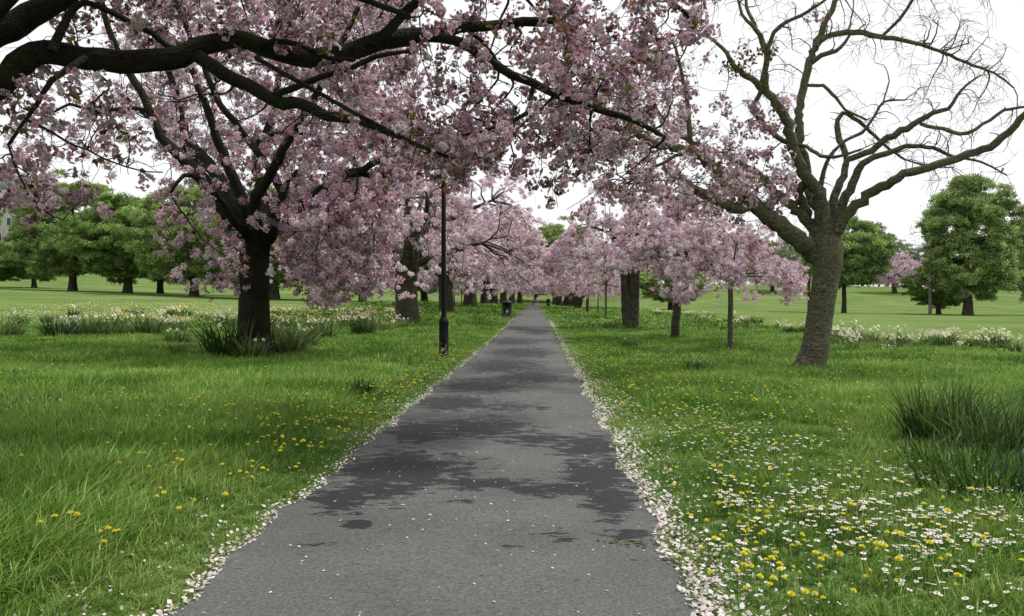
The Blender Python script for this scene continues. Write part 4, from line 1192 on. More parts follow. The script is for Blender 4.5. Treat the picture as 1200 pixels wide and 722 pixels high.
def make_cherry(R0, H, trunk_r, fork, n1, n2, n3, per, kind, seed, lean=(0, 0), zrim=1.8, nl=7, split=False, cs=(.8, 1.25), bark=M_bark_far, wn=1.0):
    rs = np.random.default_rng(seed)
    sk = Skel(); cr = Acc()
    lx, ly = lean
    tr = [(0, 0, -.25, trunk_r * 1.35), (0, 0, .12, trunk_r * 1.15), (lx * .35, ly * .35, fork * .4, trunk_r), (lx * .8, ly * .8, fork * .8, trunk_r * .95), (lx, ly, fork, trunk_r * 1.0), (lx * 1.05, ly * 1.05, fork * 1.15, trunk_r * .7)]
    sk.limb(tr, 18, .2, .06, nodes=True)
    if split:
        sk.limb([(-trunk_r * .7, -.1, -.2, trunk_r * .85), (-trunk_r * 1.0, -.1, fork * .3, trunk_r * .66), (-trunk_r * 1.35, 0, fork * .85, trunk_r * .55), (-trunk_r * 3.2, 0, fork * 1.5, trunk_r * .4)], 14, .2, .08)
    for i in range(nl):
        a = 2 * math.pi * (i + rs.uniform(-.25, .25)) / nl; rr = R0 * rs.uniform(.5, .8); z1 = H * rs.uniform(.42, .72)
        sx, sy = lx, ly
        pt = [(sx, sy, fork * .95, trunk_r * .55), (sx + rr * .22 * math.cos(a), sy + rr * .22 * math.sin(a), fork + (z1 - fork) * .42, trunk_r * .45),
              (sx + rr * .6 * math.cos(a + .15), sy + rr * .6 * math.sin(a + .15), fork + (z1 - fork) * .8, trunk_r * .28), (sx + rr * math.cos(a), sy + rr * math.sin(a), z1, trunk_r * .12)]
        sk.limb(pt, 8, .35, .05, .03)
    sk.limb([(lx, ly, fork, trunk_r * .5), (lx + .2, ly, fork + (H - fork) * .4, trunk_r * .35), (lx - .1, ly + .2, H * .8, trunk_r * .1)], 8, .35, .05, .03)
    P = None
    for lvl, n in enumerate((n1, n2, n3)):
        T = dome_targets(int(n * (1, 1.5, 1.7)[lvl]), R0, H, fork * 1.02, zrim, seed=seed) + np.array((lx, ly, 0))
        if lvl: T = clumpy(T, R0, seed)[:n]
        if lvl == 0: T[:, :2] *= .85
        P0 = P
        P = sk.reach(T, k=(8, 6, 5)[lvl], arch=.12, sag=(.05, .12, .2)[lvl], wig=.05, rmax=(.06, .025, .01)[lvl] * wn, rlen=.012, rtip=(.012, .008, .005)[lvl] * wn, m=(6, 4, 3)[lvl])
    bloom_crown(cr, P, per, kind, .16, off=.14 if kind != 'far' else .2, s=cs, dark=.74)
    bloom_crown(cr, P0, per, kind, .16, off=.14 if kind != 'far' else .2, s=cs, dark=.74)
    return sk, cr


def place_first(name, skcr, loc, rotz, label, cat, bark, group, scale=1.0, leafm=None):
    sk, cr = skcr
    root = empty(name, loc, rotz); root.scale = (scale,) * 3 if np.isscalar(scale) else scale
    tag(root, label, cat, group)
    link('trunk', sk.acc.mesh('trunk', bark, True), root)
    if cr is not None and cr.n: link('crown', cr.mesh('crown', leafm or M_petal), root)
    return root


def gp(px, Y):
    x = float(xat(px, Y)); return (x, Y, float(gz(x, Y)))


GL = 'cherry trees of the left row'; GR = 'cherry trees of the right row'
stout = place_first('cherry_tree', make_cherry(7.8, 11.2, .57, 3.0, 90, 600, 2600, 2.8, 'mid', 3, zrim=1.9, cs=(1.0, 1.5)), gp(476, 47), .4, 
                    'stout trunked cherry in full blossom just behind the lamp post', 'tree', M_bark_far, GL, scale=(1.15, 1.1, 1.0))
bigB = place_first('cherry_tree', make_cherry(6.8, 9.4, .5, 2.7, 70, 360, 1700, 2.4, 'far', 5, zrim=1.8), gp(523, 71), 1.0,
                   'blossoming cherry of the left row hidden behind the lamp post', 'tree', M_bark_far, GL, scale=(1.35, 1.2, 1.1))
o = copy_tree(bigB, gp(551, 92), 2.2, (1.42, 1.42, 1.2)); o['label'] = 'pale trunked cherry of the left row, second beyond the lamp post'
o = copy_tree(bigB, gp(568.5, 116), 3.9, 1.3); o['label'] = 'blossoming cherry of the left row, third beyond the lamp post'
o = copy_tree(bigB, gp(578.5, 138), 5.3, 1.35); o['label'] = 'broad cherry of the left row seen above the litter bin'
o = copy_tree(bigB, gp(590, 165), .7, 1.4); o['label'] = 'cherry of the left row just beyond the litter bin'
o = copy_tree(bigB, gp(600, 190), 2.9, 1.45); o['label'] = 'far dark trunked cherry on the left of the path end'
o = copy_tree(bigB, gp(609, 225), 1.9, 1.4); o['label'] = 'farthest cherry of the left row at the path end'

split = place_first('cherry_tree', make_cherry(4.6, 8.1, .33, 3.5, 60, 400, 1500, 2.8, 'mid', 8, lean=(.1, 0), zrim=3.1, split=True, cs=(.9, 1.4)), gp(741, 42.5), 0,
                    'old cherry with a split double trunk in the right row', 'tree', M_bark_far, GR)
slim = place_first('cherry_tree', make_cherry(3.2, 6.0, .145, 3.1, 36, 220, 900, 2.8, 'mid', 12, lean=(.25, 0), zrim=2.8, nl=6, cs=(.8, 1.2), wn=.7), gp(791, 31), 0,
                   'slim cherry in blossom between the split trunk and the slender sapling', 'tree', M_bark_far, GR)
young = place_first('cherry_tree', make_cherry(2.25, 4.7, .075, 2.35, 26, 150, 640, 2.6, 'mid', 15, zrim=1.5, nl=6, cs=(.62, .95), wn=.5), gp(856, 25), .3,
                    'young cherry on a thin straight stem with drooping blossom beside the leaning tree', 'tree', M_bark_grey, GR)
o = copy_tree(young, gp(710, 62), 2.0, 1.15); o['label'] = 'young thin stemmed cherry beyond the split trunk'
o = copy_tree(slim, gp(688, 80), 1.0, 1.0); o['label'] = 'slim cherry of the right row, second beyond the split trunk'
leanA = place_first('cherry_tree', make_cherry(5.6, 8.6, .42, 2.6, 60, 300, 1500, 2.3, 'far', 21, lean=(.9, 0), zrim=1.7), gp(676, 100), 0,
                    'leaning cherry of the right row, nearest of the far slanting trunks', 'tree', M_bark_far, GR)
o = copy_tree(leanA, gp(669, 122), .3, 1.3); o['label'] = 'leaning cherry of the right row, middle one of the slanting trunks'
o = copy_tree(leanA, gp(662, 146), -.4, 1.35); o['label'] = 'leaning cherry of the right row, farthest of the slanting trunks'
o = copy_tree(bigB, gp(655, 175), 4.4, 1.3); o['label'] = 'dark trunked cherry near the far bin on the right of the path end'
o = copy_tree(bigB, gp(650, 212), 3.1, 1.3); o['label'] = 'farthest cherry of the right row at the path end'
# staked saplings on the left
for px, Y, lb in ((532.5, 92, 'thin sapling with a pale stem right of the lamp post'), (541, 88, 'second thin pale sapling right of the lamp post'), (701, 70, 'thin pale sapling in the right row before the young cherry')):
    o = copy_tree(young, gp(px, Y), random.uniform(0, 6), (.75, .75, 1.0)); o['label'] = lb; o['group'] = 'thin saplings between the rows'

# cherries far off in the right field
for px, Y, s, lb in ((1048, 235, 1.25, 'pink cherry far across the right field left of the bare birch'), (1078, 240, 1.1, 'pink cherry far across the right field, right of its twin'),
                     (922, 225, 1.05, 'distant cherry seen left of the leaning trunk'), (936, 230, 1.05, 'distant cherry seen close against the leaning trunk'), (905, 238, 1.1, 'distant cherry left of the pair beside the leaning trunk')):
    o = copy_tree(bigB, gp(px, Y), random.uniform(0, 6), s); o['label'] = lb; o['group'] = 'cherries across the right field'


# ------------------------------------------------------------------ green trees
LEAF_FAR = [cluster_ball(26, .46, .20, .42, .8, .7) for _ in range(5)]


def make_green(R0, H, zb, trunk_r, n_clump, per, seed, greens, lobes=None, twig_n=150, flat=.6, cl=.9, density=1.0):
    """a spreading park tree: limbs, then leaf sprays in flattened clumps over a lumpy crown"""
    rs = np.random.default_rng(seed)
    sk = Skel(); cr = Acc()
    sk.limb([(0, 0, -.4, trunk_r * 1.7), (0, 0, .15, trunk_r * 1.25), (.05, 0, zb * .5, trunk_r), (0, .05, zb, trunk_r * .95), (0, 0, H * .45, trunk_r * .55), (.2, 0, H * .85, trunk_r * .12)], 14, .4, .06)
    for i in range(9):
        a = rs.uniform(0, 6.28); z0 = zb * rs.uniform(.9, 1.6); rr = R0 * rs.uniform(.5, .85)
        sk.limb([(0, 0, z0, trunk_r * .5), (rr * .4 * math.cos(a), rr * .4 * math.sin(a), z0 + H * .14, trunk_r * .3), (rr * math.cos(a), rr * math.sin(a), z0 + H * rs.uniform(.05, .35), trunk_r * .08)], 7, .6, .05, .06)
    # clump centres on a lumpy egg
    n = n_clump
    v = rs.normal(0, 1, (n, 3)); v /= np.linalg.norm(v, axis=1, keepdims=True)
    ph = rs.uniform(0, 6.28, 4); az = np.arctan2(v[:, 1], v[:, 0])
    lump = 1 + .13 * np.sin(3 * az + ph[0]) + .10 * np.sin(5 * az + 3 * v[:, 2] + ph[1]) + .08 * np.sin(6 * v[:, 2] + ph[2])
    rad = rs.uniform(.62, 1.0, n) ** .6
    zc = zb + (H - zb) * .42
    up = v[:, 2]
    hz = np.where(up > 0, (H - zc), (zc - zb * .85))
    prof = np.where(up < 0, 1.0, 1.0)
    C = np.stack([v[:, 0] * R0 * lump * rad * prof, v[:, 1] * R0 * lump * rad, zc + v[:, 2] * hz * lump ** .5 * rad], -1)
    if lobes: C = np.concatenate([C] + [np.array(l[:3]) + rs.normal(0, 1, (l[4], 3)) * l[3] for l in lobes])
    P = sk.reach(C[rs.permutation(len(C))[:twig_n]], k=6, arch=.06, sag=.05, wig=.05, rmax=.10, rlen=.012, rtip=.02, m=4)
    tone = rs.uniform(.70, 1.18, len(C))
    N_ = len(C) * per
    i = np.repeat(np.arange(len(C)), per)
    d = rng.normal(0, 1, (N_, 3)); d /= np.linalg.norm(d, axis=1, keepdims=True)
    d[:, 2] = np.abs(d[:, 2]) * .9 - .25
    pos = C[i] + d * np.array((cl, cl, cl * flat)) * rng.uniform(.5, 1.1, (N_, 1))
    pos[:, 2] = np.maximum(pos[:, 2], zb * .6)
    g = np.array(greens); c = g[rng.integers(0, len(g), N_)] * (tone[i] * rng.uniform(.8, 1.2, N_))[:, None]
    inner = np.clip(np.linalg.norm(pos[:, :2], axis=1) / R0, 0, 1)
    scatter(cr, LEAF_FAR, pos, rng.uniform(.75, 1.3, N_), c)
    return sk, cr


G1 = [(0.311, 0.447, 0.132), (0.403, 0.546, 0.187), (0.201, 0.315, 0.089), (0.494, 0.596, 0.265)]
G2 = [(0.212, 0.325, 0.099), (0.276, 0.401, 0.121), (0.148, 0.249, 0.077)]
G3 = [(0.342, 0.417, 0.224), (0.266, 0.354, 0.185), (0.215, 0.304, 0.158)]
G4 = [(.27, .28, .21), (.31, .32, .25), (.24, .26, .19)]  # greyed and paled: aerial haze put into the far leaf colours
GG = 'green park trees beyond the left meadow'


def green(px, Y, mk, label, group, rot=0, bark=M_bark_far):
    return place_first('park_tree', mk, gp(px, Y), rot, label, 'tree', bark, group, leafm=M_leaf)


def m_h(y_top, Y, px=600):
    """height of something whose top is at pixel row y_top"""
    return at(px, y_top, Y)[2] - gp(px, Y)[2]


chA = green(85, 128, make_green(8.3, m_h(208, 128, 85), 3.0, .62, 420, 20, 31, G1, cl=1.35), 'tallest light green park tree left of the avenue', GG)
chB = green(150, 122, make_green(8.0, m_h(232, 122, 150), 2.6, .62, 300, 20, 32, G1[:3] + G2[:1], cl=1.3), 'dark green park tree with a thick trunk, right of the tallest', GG)
chC = green(227, 112, make_green(8.2, m_h(214, 112, 227), 2.6, .6, 330, 20, 33, G1, cl=1.3), 'bright green park tree behind the hanging blossom left of the large trunk', GG)
o = copy_tree(chB, gp(322, 108), 2.0, 1.0); o['label'] = 'green park tree whose trunk shows just right of the large cherry trunk'
o = copy_tree(chB, gp(424, 116), 4.0, (.72, .72, .75)); o['label'] = 'small dark green park tree between the large cherry and the lamp post'
o = copy_tree(chB, gp(-8, 132), 1.0, (.7, .7, .5)); o['label'] = 'low green park tree at the left picture border'
o = copy_tree(chA, gp(188, 140), 4.4, .85); o['label'] = 'green park tree filling the gap between the thick trunked one and the bright one'
o = copy_tree(chC, gp(40, 150), 2.2, .7); o['label'] = 'smaller park tree behind the left foot of the tallest one'
o = copy_tree(chC, gp(280, 135), 5.2, .9); o['label'] = 'park tree mostly behind the large cherry trunk'
o = copy_tree(chC, gp(497, 125), 1.0, .9); o['label'] = 'park tree whose dark trunk shows left of the lamp post'
o = copy_tree(chA, gp(-60, 145), 3.0, .95); o['label'] = 'green park tree cut off by the left border behind the low one'
GRR = 'green park trees beyond the right lawn'
oak = green(1134, 104, make_green(5.0, m_h(205, 104, 1134), 3.0, .55, 330, 20, 41, G1 + G3[:1], cl=1.05, lobes=[(2.8, 0, 5.0, 1.3, 70), (.6, -1, 13.5, 1.0, 40)]), 'tall full green tree standing alone at the right border', GRR)
o = copy_tree(chB, gp(1100, 112), 1.3, (.50, .50, .48)); o['label'] = 'low dark green tree beside the thin bare birch'; o['group'] = GRR
dk = green(989, 112, make_green(5.6, m_h(254, 112, 989), 4.2, .28, 230, 18, 42, G1[:2] + G3[1:2], cl=1.1), 'round green tree directly behind the leaning cherry trunk', GRR)
o = copy_tree(chC, gp(786, 118), 2.5, (.62, .62, .5)); o['label'] = 'small green tree under the blossom of the slim cherry'; o['group'] = GRR
o = copy_tree(oak, gp(1235, 120), 2.0, 1.0); o['label'] = 'green tree beyond the right border'


# bare birch and slim bare tree
def bare_tree(H, R0, r, n1, n2, seed):
    rs = np.random.default_rng(seed); sk = Skel()
    sk.limb([(0, 0, -.2, r * 1.3), (0, 0, H * .3, r), (.1, 0, H * .65, r * .55), (0, .1, H * .97, r * .12)], 10, .4, .04)
    for lvl, n in enumerate((n1, n2, n2 * 4)):
        a = rng.uniform(0, 6.28, n); t = rng.uniform(.25, 1, n); rr = R0 * np.sin(np.clip(t, 0, 1) * 2.6 + .25) * rng.uniform(.3, 1, n) ** .5
        sk.reach(np.stack([rr * np.cos(a), rr * np.sin(a), t * H], -1), k=6, arch=.0, sag=-.1, wig=.03, rmax=(.06, .035, .022)[lvl], rlen=.012, rtip=.014, m=4, follow=.3)
    return sk


place_first('birch_tree', (bare_tree(m_h(238, 106, 1090), 3.6, .19, 30, 90, 4), None), gp(1090, 106), 0, 'thin pale birch with bare twigs left of the tall full tree', 'tree', M_bark_pale, None)
place_first('bare_tree', (bare_tree(m_h(215, 120, 930), 3.4, .20, 30, 90, 5), None), gp(948, 122), 0, 'slim bare tree standing just left of the leaning cherry trunk', 'tree', M_bark_far, None)

o = copy_tree(chA, gp(652, 262), 2.0, 1.45); o['label'] = 'tall green tree beyond the far end of the path, above the blossom'; o['group'] = 'green trees past the path end'
o = copy_tree(chC, gp(628, 275), 1.0, 1.15); o['label'] = 'rounded green tree straight beyond the far end of the path'; o['group'] = 'green trees past the path end'
# distant tree line on the rise
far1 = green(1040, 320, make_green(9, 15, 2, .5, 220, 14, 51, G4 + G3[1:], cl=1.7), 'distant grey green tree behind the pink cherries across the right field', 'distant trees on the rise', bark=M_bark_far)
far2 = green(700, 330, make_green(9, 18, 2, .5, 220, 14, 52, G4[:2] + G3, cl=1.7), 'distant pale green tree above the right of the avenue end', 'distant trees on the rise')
k = 0
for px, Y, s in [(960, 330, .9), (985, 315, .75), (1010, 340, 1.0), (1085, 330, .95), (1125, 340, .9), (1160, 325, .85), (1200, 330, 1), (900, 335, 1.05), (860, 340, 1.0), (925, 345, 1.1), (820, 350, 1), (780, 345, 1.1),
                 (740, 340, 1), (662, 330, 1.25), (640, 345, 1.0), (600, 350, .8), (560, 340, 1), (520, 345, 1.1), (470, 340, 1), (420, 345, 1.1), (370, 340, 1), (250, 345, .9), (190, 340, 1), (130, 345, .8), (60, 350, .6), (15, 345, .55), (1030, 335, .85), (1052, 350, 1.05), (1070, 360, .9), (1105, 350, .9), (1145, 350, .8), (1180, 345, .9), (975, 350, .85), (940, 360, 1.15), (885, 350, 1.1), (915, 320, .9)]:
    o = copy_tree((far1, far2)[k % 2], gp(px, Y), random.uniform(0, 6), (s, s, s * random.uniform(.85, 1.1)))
    o['label'] = 'haze tinted distant tree in the tree line on the rise'; k += 1
far1['label'] = far2['label'] = 'haze tinted distant tree in the tree line on the rise'

# ------------------------------------------------------------------ lamp post
M_blackpaint = principled('black_paint', (.004, .004, .005), .5, noise=(.009, .009, .009), noise_scale=8, bump=.15)
M_white = principled('weathered_white', (.55, .55, .52), .8, noise=(.2, .2, .2), noise_scale=30)
M_glass = principled('lamp_glass', (.55, .55, .5), .3)


def lathe(prof, m=20, ang0=0):
    a = np.linspace(0, 2 * math.pi, m, endpoint=False) + ang0
    V = np.array([(r * math.cos(t), r * math.sin(t), z) for r, z in prof for t in a])
    k = len(prof)
    f = [(i * m + j, i * m + (j + 1) % m, (i + 1) * m + (j + 1) % m, (i + 1) * m + j) for i in range(k - 1) for j in range(m)]
    return V, f


def lathe_obj(name, prof, mat, parent, m=20, loc=(0, 0, 0), smooth=True):
    a_ = Acc(); V, f = lathe(prof, m); a_.add(V, f)
    a_.f.append(np.array([[(len(prof) - 1) * m + j for j in range(m)]]))
    o = link(name, a_.mesh(name, mat, smooth), parent, loc)
    if smooth:
        md = o.modifiers.new('edge', 'EDGE_SPLIT'); md.split_angle = math.radians(35)
    return o


def box_obj(name, x0, x1, y0, y1, z0, z1, mat, parent, bevel=.01):
    a_ = Acc()
    V = [(x, y, z) for z in (z0, z1) for (x, y) in ((x0, y0), (x1, y0), (x1, y1), (x0, y1))]
    a_.add(V, [(3, 2, 1, 0), (4, 5, 6, 7), (0, 1, 5, 4), (1, 2, 6, 5), (2, 3, 7, 6), (3, 0, 4, 7)])
    o = link(name, a_.mesh(name, mat), parent)
    if bevel:
        md = o.modifiers.new('bevel', 'BEVEL'); md.width = bevel; md.segments = 2
    return o


lp = empty('lamp_post', gp(520, 22.3))
tag(lp, 'tall black painted lamp post standing in the left verge', 'lamp post')
lathe_obj('base', [(.155, -.05), (.155, .06), (.135, .09), (.132, .98), (.14, 1.0), (.14, 1.04), (.10, 1.10), (.085, 1.14)], M_blackpaint, lp)
lathe_obj('pole', [(.072, 1.12), (.068, 2.6), (.062, 4.3), (.056, 4.8)], M_blackpaint, lp, 16)
lathe_obj('collar', [(.085, 4.7), (.095, 4.75), (.06, 4.85), (.05, 4.9)], M_blackpaint, lp, 16)
ln = lathe_obj('lantern', [(.06, 4.9), (.12, 4.94), (.19, 5.3), (.2, 5.32)], M_glass, lp, 8)
lathe_obj('cap', [(.23, 5.32), (.2, 5.4), (.08, 5.52), (.02, 5.58)], M_blackpaint, ln, 8)
d_ = box_obj('door', -.05, .05, -.146, -.128, .30, .80, M_blackpaint, lp, .006)
box_obj('sign_plate', .066, .094, -.09, -.08, 2.62, 2.95, M_white, lp, .002)
box_obj('lock', .132, .16, -.03, -.005, .86, .90, M_white, lp, .003)
a_ = Acc()
for i in range(10):
    an = -math.pi / 2 + random.uniform(-.5, .9); z = random.uniform(.0, .3); w = random.uniform(.008, .02); h = random.uniform(.03, .12)
    V = [((.1365 + (.0215 if z0_ < .08 else 0)) * math.cos(an + s * w / .13), (.1365 + (.0215 if z0_ < .08 else 0)) * math.sin(an + s * w / .13), z0_) for s, z0_ in ((-1, z + .1), (1, z + .1), (.6, z + .1 + h), (-.5, z + .1 + h * .8))]
    a_.add(V, [(0, 1, 2, 3)])
link('flaked_paint', a_.mesh('flaked_paint', M_white), lp)

# ------------------------------------------------------------------ litter bins
M_bin = principled('bin_green', (.005, .009, .007), .5, noise=(.012, .017, .014), noise_scale=12, bump=.1)
M_gold = principled('gold_crest', (.55, .45, .22), .5)
M_dark = principled('opening_black', (.002, .002, .002), .9)


def make_bin(loc, rz, label):
    r = empty('litter_bin', loc, rz); tag(r, label, 'litter bin', 'round litter bins beside the path')
    lathe_obj('body', [(.36, .16), (.37, .2), (.35, .24), (.36, .86), (.38, .88), (.38, .91)], M_bin, r, 28)
    lathe_obj('foot', [(.41, -.02), (.42, .10), (.39, .13), (.36, .158)], M_bin, r, 28)
    hd = lathe_obj('hood', [(.375, 1.14), (.41, 1.16), (.41, 1.21), (.34, 1.29), (.18, 1.345), (.03, 1.36)], M_bin, r, 28)
    lathe_obj('opening', [(.30, .912), (.30, 1.138)], M_dark, r, 20)
    for i in range(5):
        a = 2 * math.pi * i / 5 + .3
        a_ = Acc(); P = np.array([[(.355 * math.cos(a), .355 * math.sin(a), .905), (.355 * math.cos(a), .355 * math.sin(a), 1.15)]]); tubes(a_, P, np.array([[.022, .022]]), 8)
        link('post', a_.mesh('post', M_bin, True), r)
    a_ = Acc(); ang = np.linspace(-.22, .22, 7) - math.pi / 2
    V = []
    for z0_, w in ((.42, .3), (.50, 1.0), (.60, 1.0), (.66, .35)):
        V += [(.366 * math.cos(-math.pi / 2 + (t + math.pi / 2) * w), .366 * math.sin(-math.pi / 2 + (t + math.pi / 2) * w), z0_) for t in ang]
    a_.add(V, [(i * 7 + j, i * 7 + j + 1, (i + 1) * 7 + j + 1, (i + 1) * 7 + j) for i in range(3) for j in range(6)])
    link('crest', a_.mesh('crest', M_gold), r)
    return r


make_bin(gp(594, 60), .1, 'round dark green litter bin with a gold crest beside the left path edge')
make_bin((2.3, 150, float(gz(2.3, 150))), .3, 'small far litter bin right of the path end')

# ------------------------------------------------------------------ house behind the left trees
M_wall = principled('pale_stone', (.42, .41, .37), .85, noise=(.34, .33, .30), noise_scale=1.5)
M_roof = principled('slate', (.16, .17, .18), .8, noise=(.22, .22, .23), noise_scale=2)
M_win = principled('window_glass', (.05, .06, .07), .2)
M_frame = principled('window_frame', (.6, .6, .58), .6)
hx, hy, hz = gp(30, 310)
hs = empty('house', (hx, hy, hz), .12)
tag(hs, 'long pale stone house with rows of windows behind the left trees', 'house')
W2, Dp, Hh = 13, 5, 24
hs.scale = (1.0, 1.0, 1.28)
box_obj('wall', -W2, W2, -Dp, Dp, -3, Hh, M_wall, hs, 0)
a_ = Acc()
V = [(-W2 - .6, -Dp - .6, Hh), (W2 + .6, -Dp - .6, Hh), (W2 + .6, Dp + .6, Hh), (-W2 - .6, Dp + .6, Hh), (-W2 + 2, 0, Hh + 4.5), (W2 - 2, 0, Hh + 4.5)]
a_.add(V, [(0, 1, 5, 4), (2, 3, 4, 5)]); a_.f.append(np.array([[1, 2, 5], [3, 0, 4]])); a_.f.append(np.array([[3, 2, 1, 0]]))
rf = link('roof', a_.mesh('roof', M_roof), hs)
for x in (-8, 7): box_obj('chimney', x - .8, x + .8, -.8, .8, Hh + 3, Hh + 7, M_wall, rf, 0)
for zf in (4, 8.5, 13, 17.5):
    for x in (-10.5, -7, -3.5, 0, 3.5, 7, 10.5):
        f_ = box_obj('window', x - .85, x + .85, -Dp - .12, -Dp - .003, zf, zf + 2.6, M_frame, hs, 0)
        box_obj('pane', x - .68, x + .68, -Dp - .16, -Dp - .123, zf + .18, zf + 2.42, M_win, f_, 0)


# ------------------------------------------------------------------ two people at the far end of the path
def skin_mat(name, c): return principled(name, c, .8)


def person(loc, rz, top_c, leg_c, label, hair_c=(.03, .02, .015)):
    """one continuous body (skin surface) with clothes and hair as children"""
    r = empty('person', loc, rz); tag(r, label, 'person', None)
    J = {'pel': (0, 0, .96), 'spi': (0, 0, 1.18), 'che': (0, .01, 1.38), 'nek': (0, .0, 1.50), 'hd0': (0, -.01, 1.58), 'hd1': (0, -.015, 1.70),
         'hL': (.10, 0, .92), 'kL': (.11, -.10, .50), 'aL': (.11, -.06, .09), 'tL': (.11, -.20, .04), 'hR': (-.10, 0, .92), 'kR': (-.11, .05, .50), 'aR': (-.11, .22, .10), 'tR': (-.11, .10, .03),
         'sL': (.19, .0, 1.42), 'eL': (.24, .05, 1.14), 'wL': (.24, -.04, .90), 'fL': (.24, -.06, .80), 'sR': (-.19, 0, 1.42), 'eR': (-.24, -.03, 1.14), 'wR': (-.24, -.14, .92), 'fR': (-.24, -.18, .83)}
    E = [('pel', 'spi'), ('spi', 'che'), ('che', 'nek'), ('nek', 'hd0'), ('hd0', 'hd1'), ('pel', 'hL'), ('hL', 'kL'), ('kL', 'aL'), ('aL', 'tL'), ('pel', 'hR'), ('hR', 'kR'), ('kR', 'aR'), ('aR', 'tR'),
         ('che', 'sL'), ('sL', 'eL'), ('eL', 'wL'), ('wL', 'fL'), ('che', 'sR'), ('sR', 'eR'), ('eR', 'wR'), ('wR', 'fR')]
    Rd = dict(pel=.14, spi=.13, che=.15, nek=.055, hd0=.085, hd1=.09, hL=.09, hR=.09, kL=.065, kR=.065, aL=.045, aR=.045, tL=.04, tR=.04, sL=.07, sR=.07, eL=.045, eR=.045, wL=.032, wR=.032, fL=.035, fR=.035)

    def skin(name, keys, grow, mat, parent):
        ks = [k_ for k_ in J if k_ in keys]
        me = bpy.data.meshes.new(name)
        me.from_pydata([J[k_] for k_ in ks], [(ks.index(a), ks.index(b_)) for a, b_ in E if a in keys and b_ in keys], [])
        o = link(name, me, parent)
        sm = o.modifiers.new('skin', 'SKIN')
        sv = me.skin_vertices[0] if len(me.skin_vertices) else None
        if sv is None:
            bpy.context.view_layer.update()
            me.skin_vertices  # layer is made by the modifier
        for i, k_ in enumerate(ks):
            try:
                me.skin_vertices[0].data[i].radius = (Rd[k_] + grow,) * 2
                me.skin_vertices[0].data[i].use_root = (k_ in ('pel', 'che') and i == 0)
            except Exception:
                pass
        sb = o.modifiers.new('sub', 'SUBSURF'); sb.levels = 1; sb.render_levels = 1
        me.materials.append(mat)
        return o
    # build a plain tube body instead of relying on the skin layer being present
    def body(name, keys, grow, mat, parent):
        a_ = Acc()
        for a, b_ in E:
            if a in keys and b_ in keys:
                P = np.array([[J[a], (np.array(J[a]) + J[b_]) / 2, J[b_]]]); R_ = np.array([[Rd[a] + grow, (Rd[a] + Rd[b_]) / 2 + grow, Rd[b_] + grow]])
                if a == 'che' and b_[0] == 's': R_ = np.array([[.10 + grow, .09 + grow, Rd[b_] + grow]])
                if a == 'pel' and b_[0] == 'h': R_ = np.array([[.11 + grow, .10 + grow, Rd[b_] + grow]])
                tubes(a_, P, R_, 10)
        o = link(name, a_.mesh(name, mat, True), parent)
        rm = o.modifiers.new('remesh', 'REMESH'); rm.mode = 'VOXEL'; rm.voxel_size = .018; rm.use_smooth_shade = True
        return o
    body('body', set(J), 0, skin_mat('skin', (.45, .28, .2)), r)
    body('jacket', {'pel', 'spi', 'che', 'sL', 'eL', 'wL', 'sR', 'eR', 'wR'}, .018, skin_mat('jacket', top_c), r)
    body('trousers', {'pel', 'hL', 'kL', 'aL', 'hR', 'kR', 'aR'}, .012, skin_mat('trousers', leg_c), r)
    a_ = Acc(); V, f = lathe([(.105, 1.62), (.112, 1.70), (.10, 1.76), (.06, 1.80), (.01, 1.815)], 12); a_.add(V + np.array((0, .015, 0)), f)
    link('hair', a_.mesh('hair', skin_mat('hair', hair_c), True), r)


person((-.55, 152, float(gz(-.5, 152)) + .03), .2, (.62, .58, .56), (.02, .02, .025), 'distant person in a pale top and dark trousers walking on the path')
person((.25, 155, float(gz(.2, 155)) + .03), -.1, (.66, .66, .66), (.55, .53, .52), 'distant person dressed all in pale clothes beside the dark trousered one')

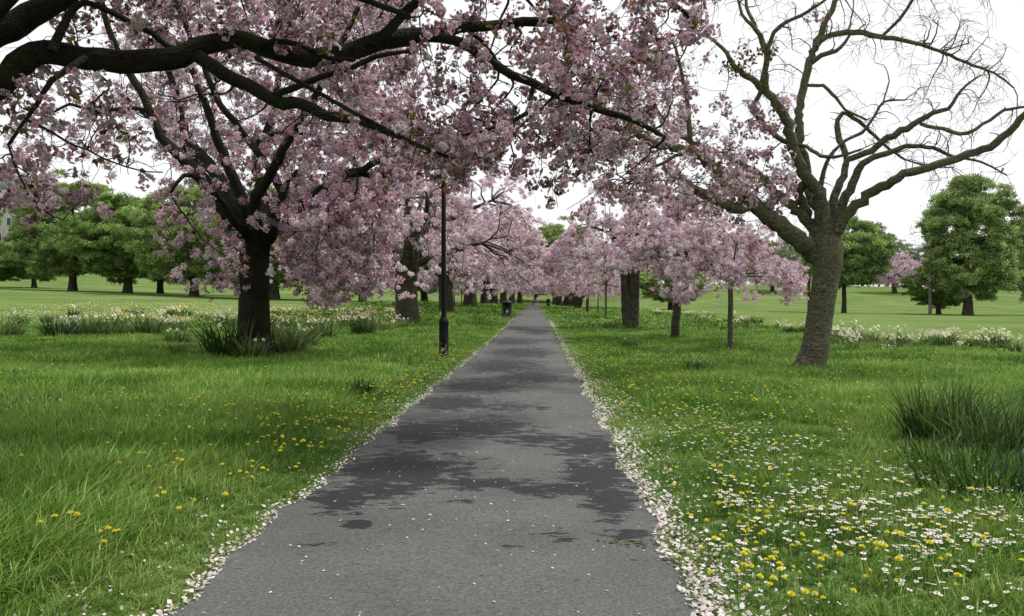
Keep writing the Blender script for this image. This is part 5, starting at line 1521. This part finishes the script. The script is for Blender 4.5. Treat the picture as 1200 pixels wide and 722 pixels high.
# ------------------------------------------------------------------ light
SUN_EL, SUN_AZ = math.radians(60), math.radians(72)   # azimuth from +Y, clockwise: from behind right
w = bpy.data.worlds.new('World'); sc.world = w; w.use_nodes = True
N, L = w.node_tree.nodes, w.node_tree.links
N.clear()
out = N.new('ShaderNodeOutputWorld'); bg = N.new('ShaderNodeBackground'); sky = N.new('ShaderNodeTexSky')
sky.sky_type = 'NISHITA'; sky.sun_disc = False; sky.sun_elevation = SUN_EL; sky.sun_rotation = SUN_AZ
bg.inputs['Strength'].default_value = .12
L.new(sky.outputs[0], bg.inputs[0])
# bright, even cloud cover over the blue
bg2 = N.new('ShaderNodeBackground')
tc = N.new('ShaderNodeTexCoord'); nz = N.new('ShaderNodeTexNoise'); nz.inputs['Scale'].default_value = 2.0; nz.inputs['Detail'].default_value = 5
L.new(tc.outputs['Generated'], nz.inputs['Vector'])
cr_ = N.new('ShaderNodeValToRGB'); cr_.color_ramp.elements[0].color = (.97, .978, .985, 1); cr_.color_ramp.elements[1].color = (1, 1, 1, 1)
L.new(nz.outputs[0], cr_.inputs[0]); L.new(cr_.outputs[0], bg2.inputs[0]); bg2.inputs['Strength'].default_value = 1.08
mx = N.new('ShaderNodeMixShader'); mx.inputs[0].default_value = .93
L.new(bg.outputs[0], mx.inputs[1]); L.new(bg2.outputs[0], mx.inputs[2]); L.new(mx.outputs[0], out.inputs[0])
sd = bpy.data.lights.new('sun', 'SUN'); sd.energy = 3.4; sd.angle = math.radians(6); sd.color = (1, .96, .9)
so = bpy.data.objects.new('sun', sd); COL.objects.link(so)
dirv = Vector((math.sin(SUN_AZ) * math.cos(SUN_EL), math.cos(SUN_AZ) * math.cos(SUN_EL), math.sin(SUN_EL)))
so.rotation_euler = dirv.to_track_quat('Z', 'Y').to_euler()

sc.view_settings.view_transform = 'Standard'
sc.view_settings.look = 'None'
sc.view_settings.exposure = 0
sc.render.engine = 'CYCLES'
sc.cycles.max_bounces = 6
sc.cycles.diffuse_bounces = 3
sc.cycles.glossy_bounces = 2
sc.cycles.transmission_bounces = 4
sc.cycles.transparent_max_bounces = 4
sc.cycles.use_denoising = True
sc.cycles.caustics_reflective = False
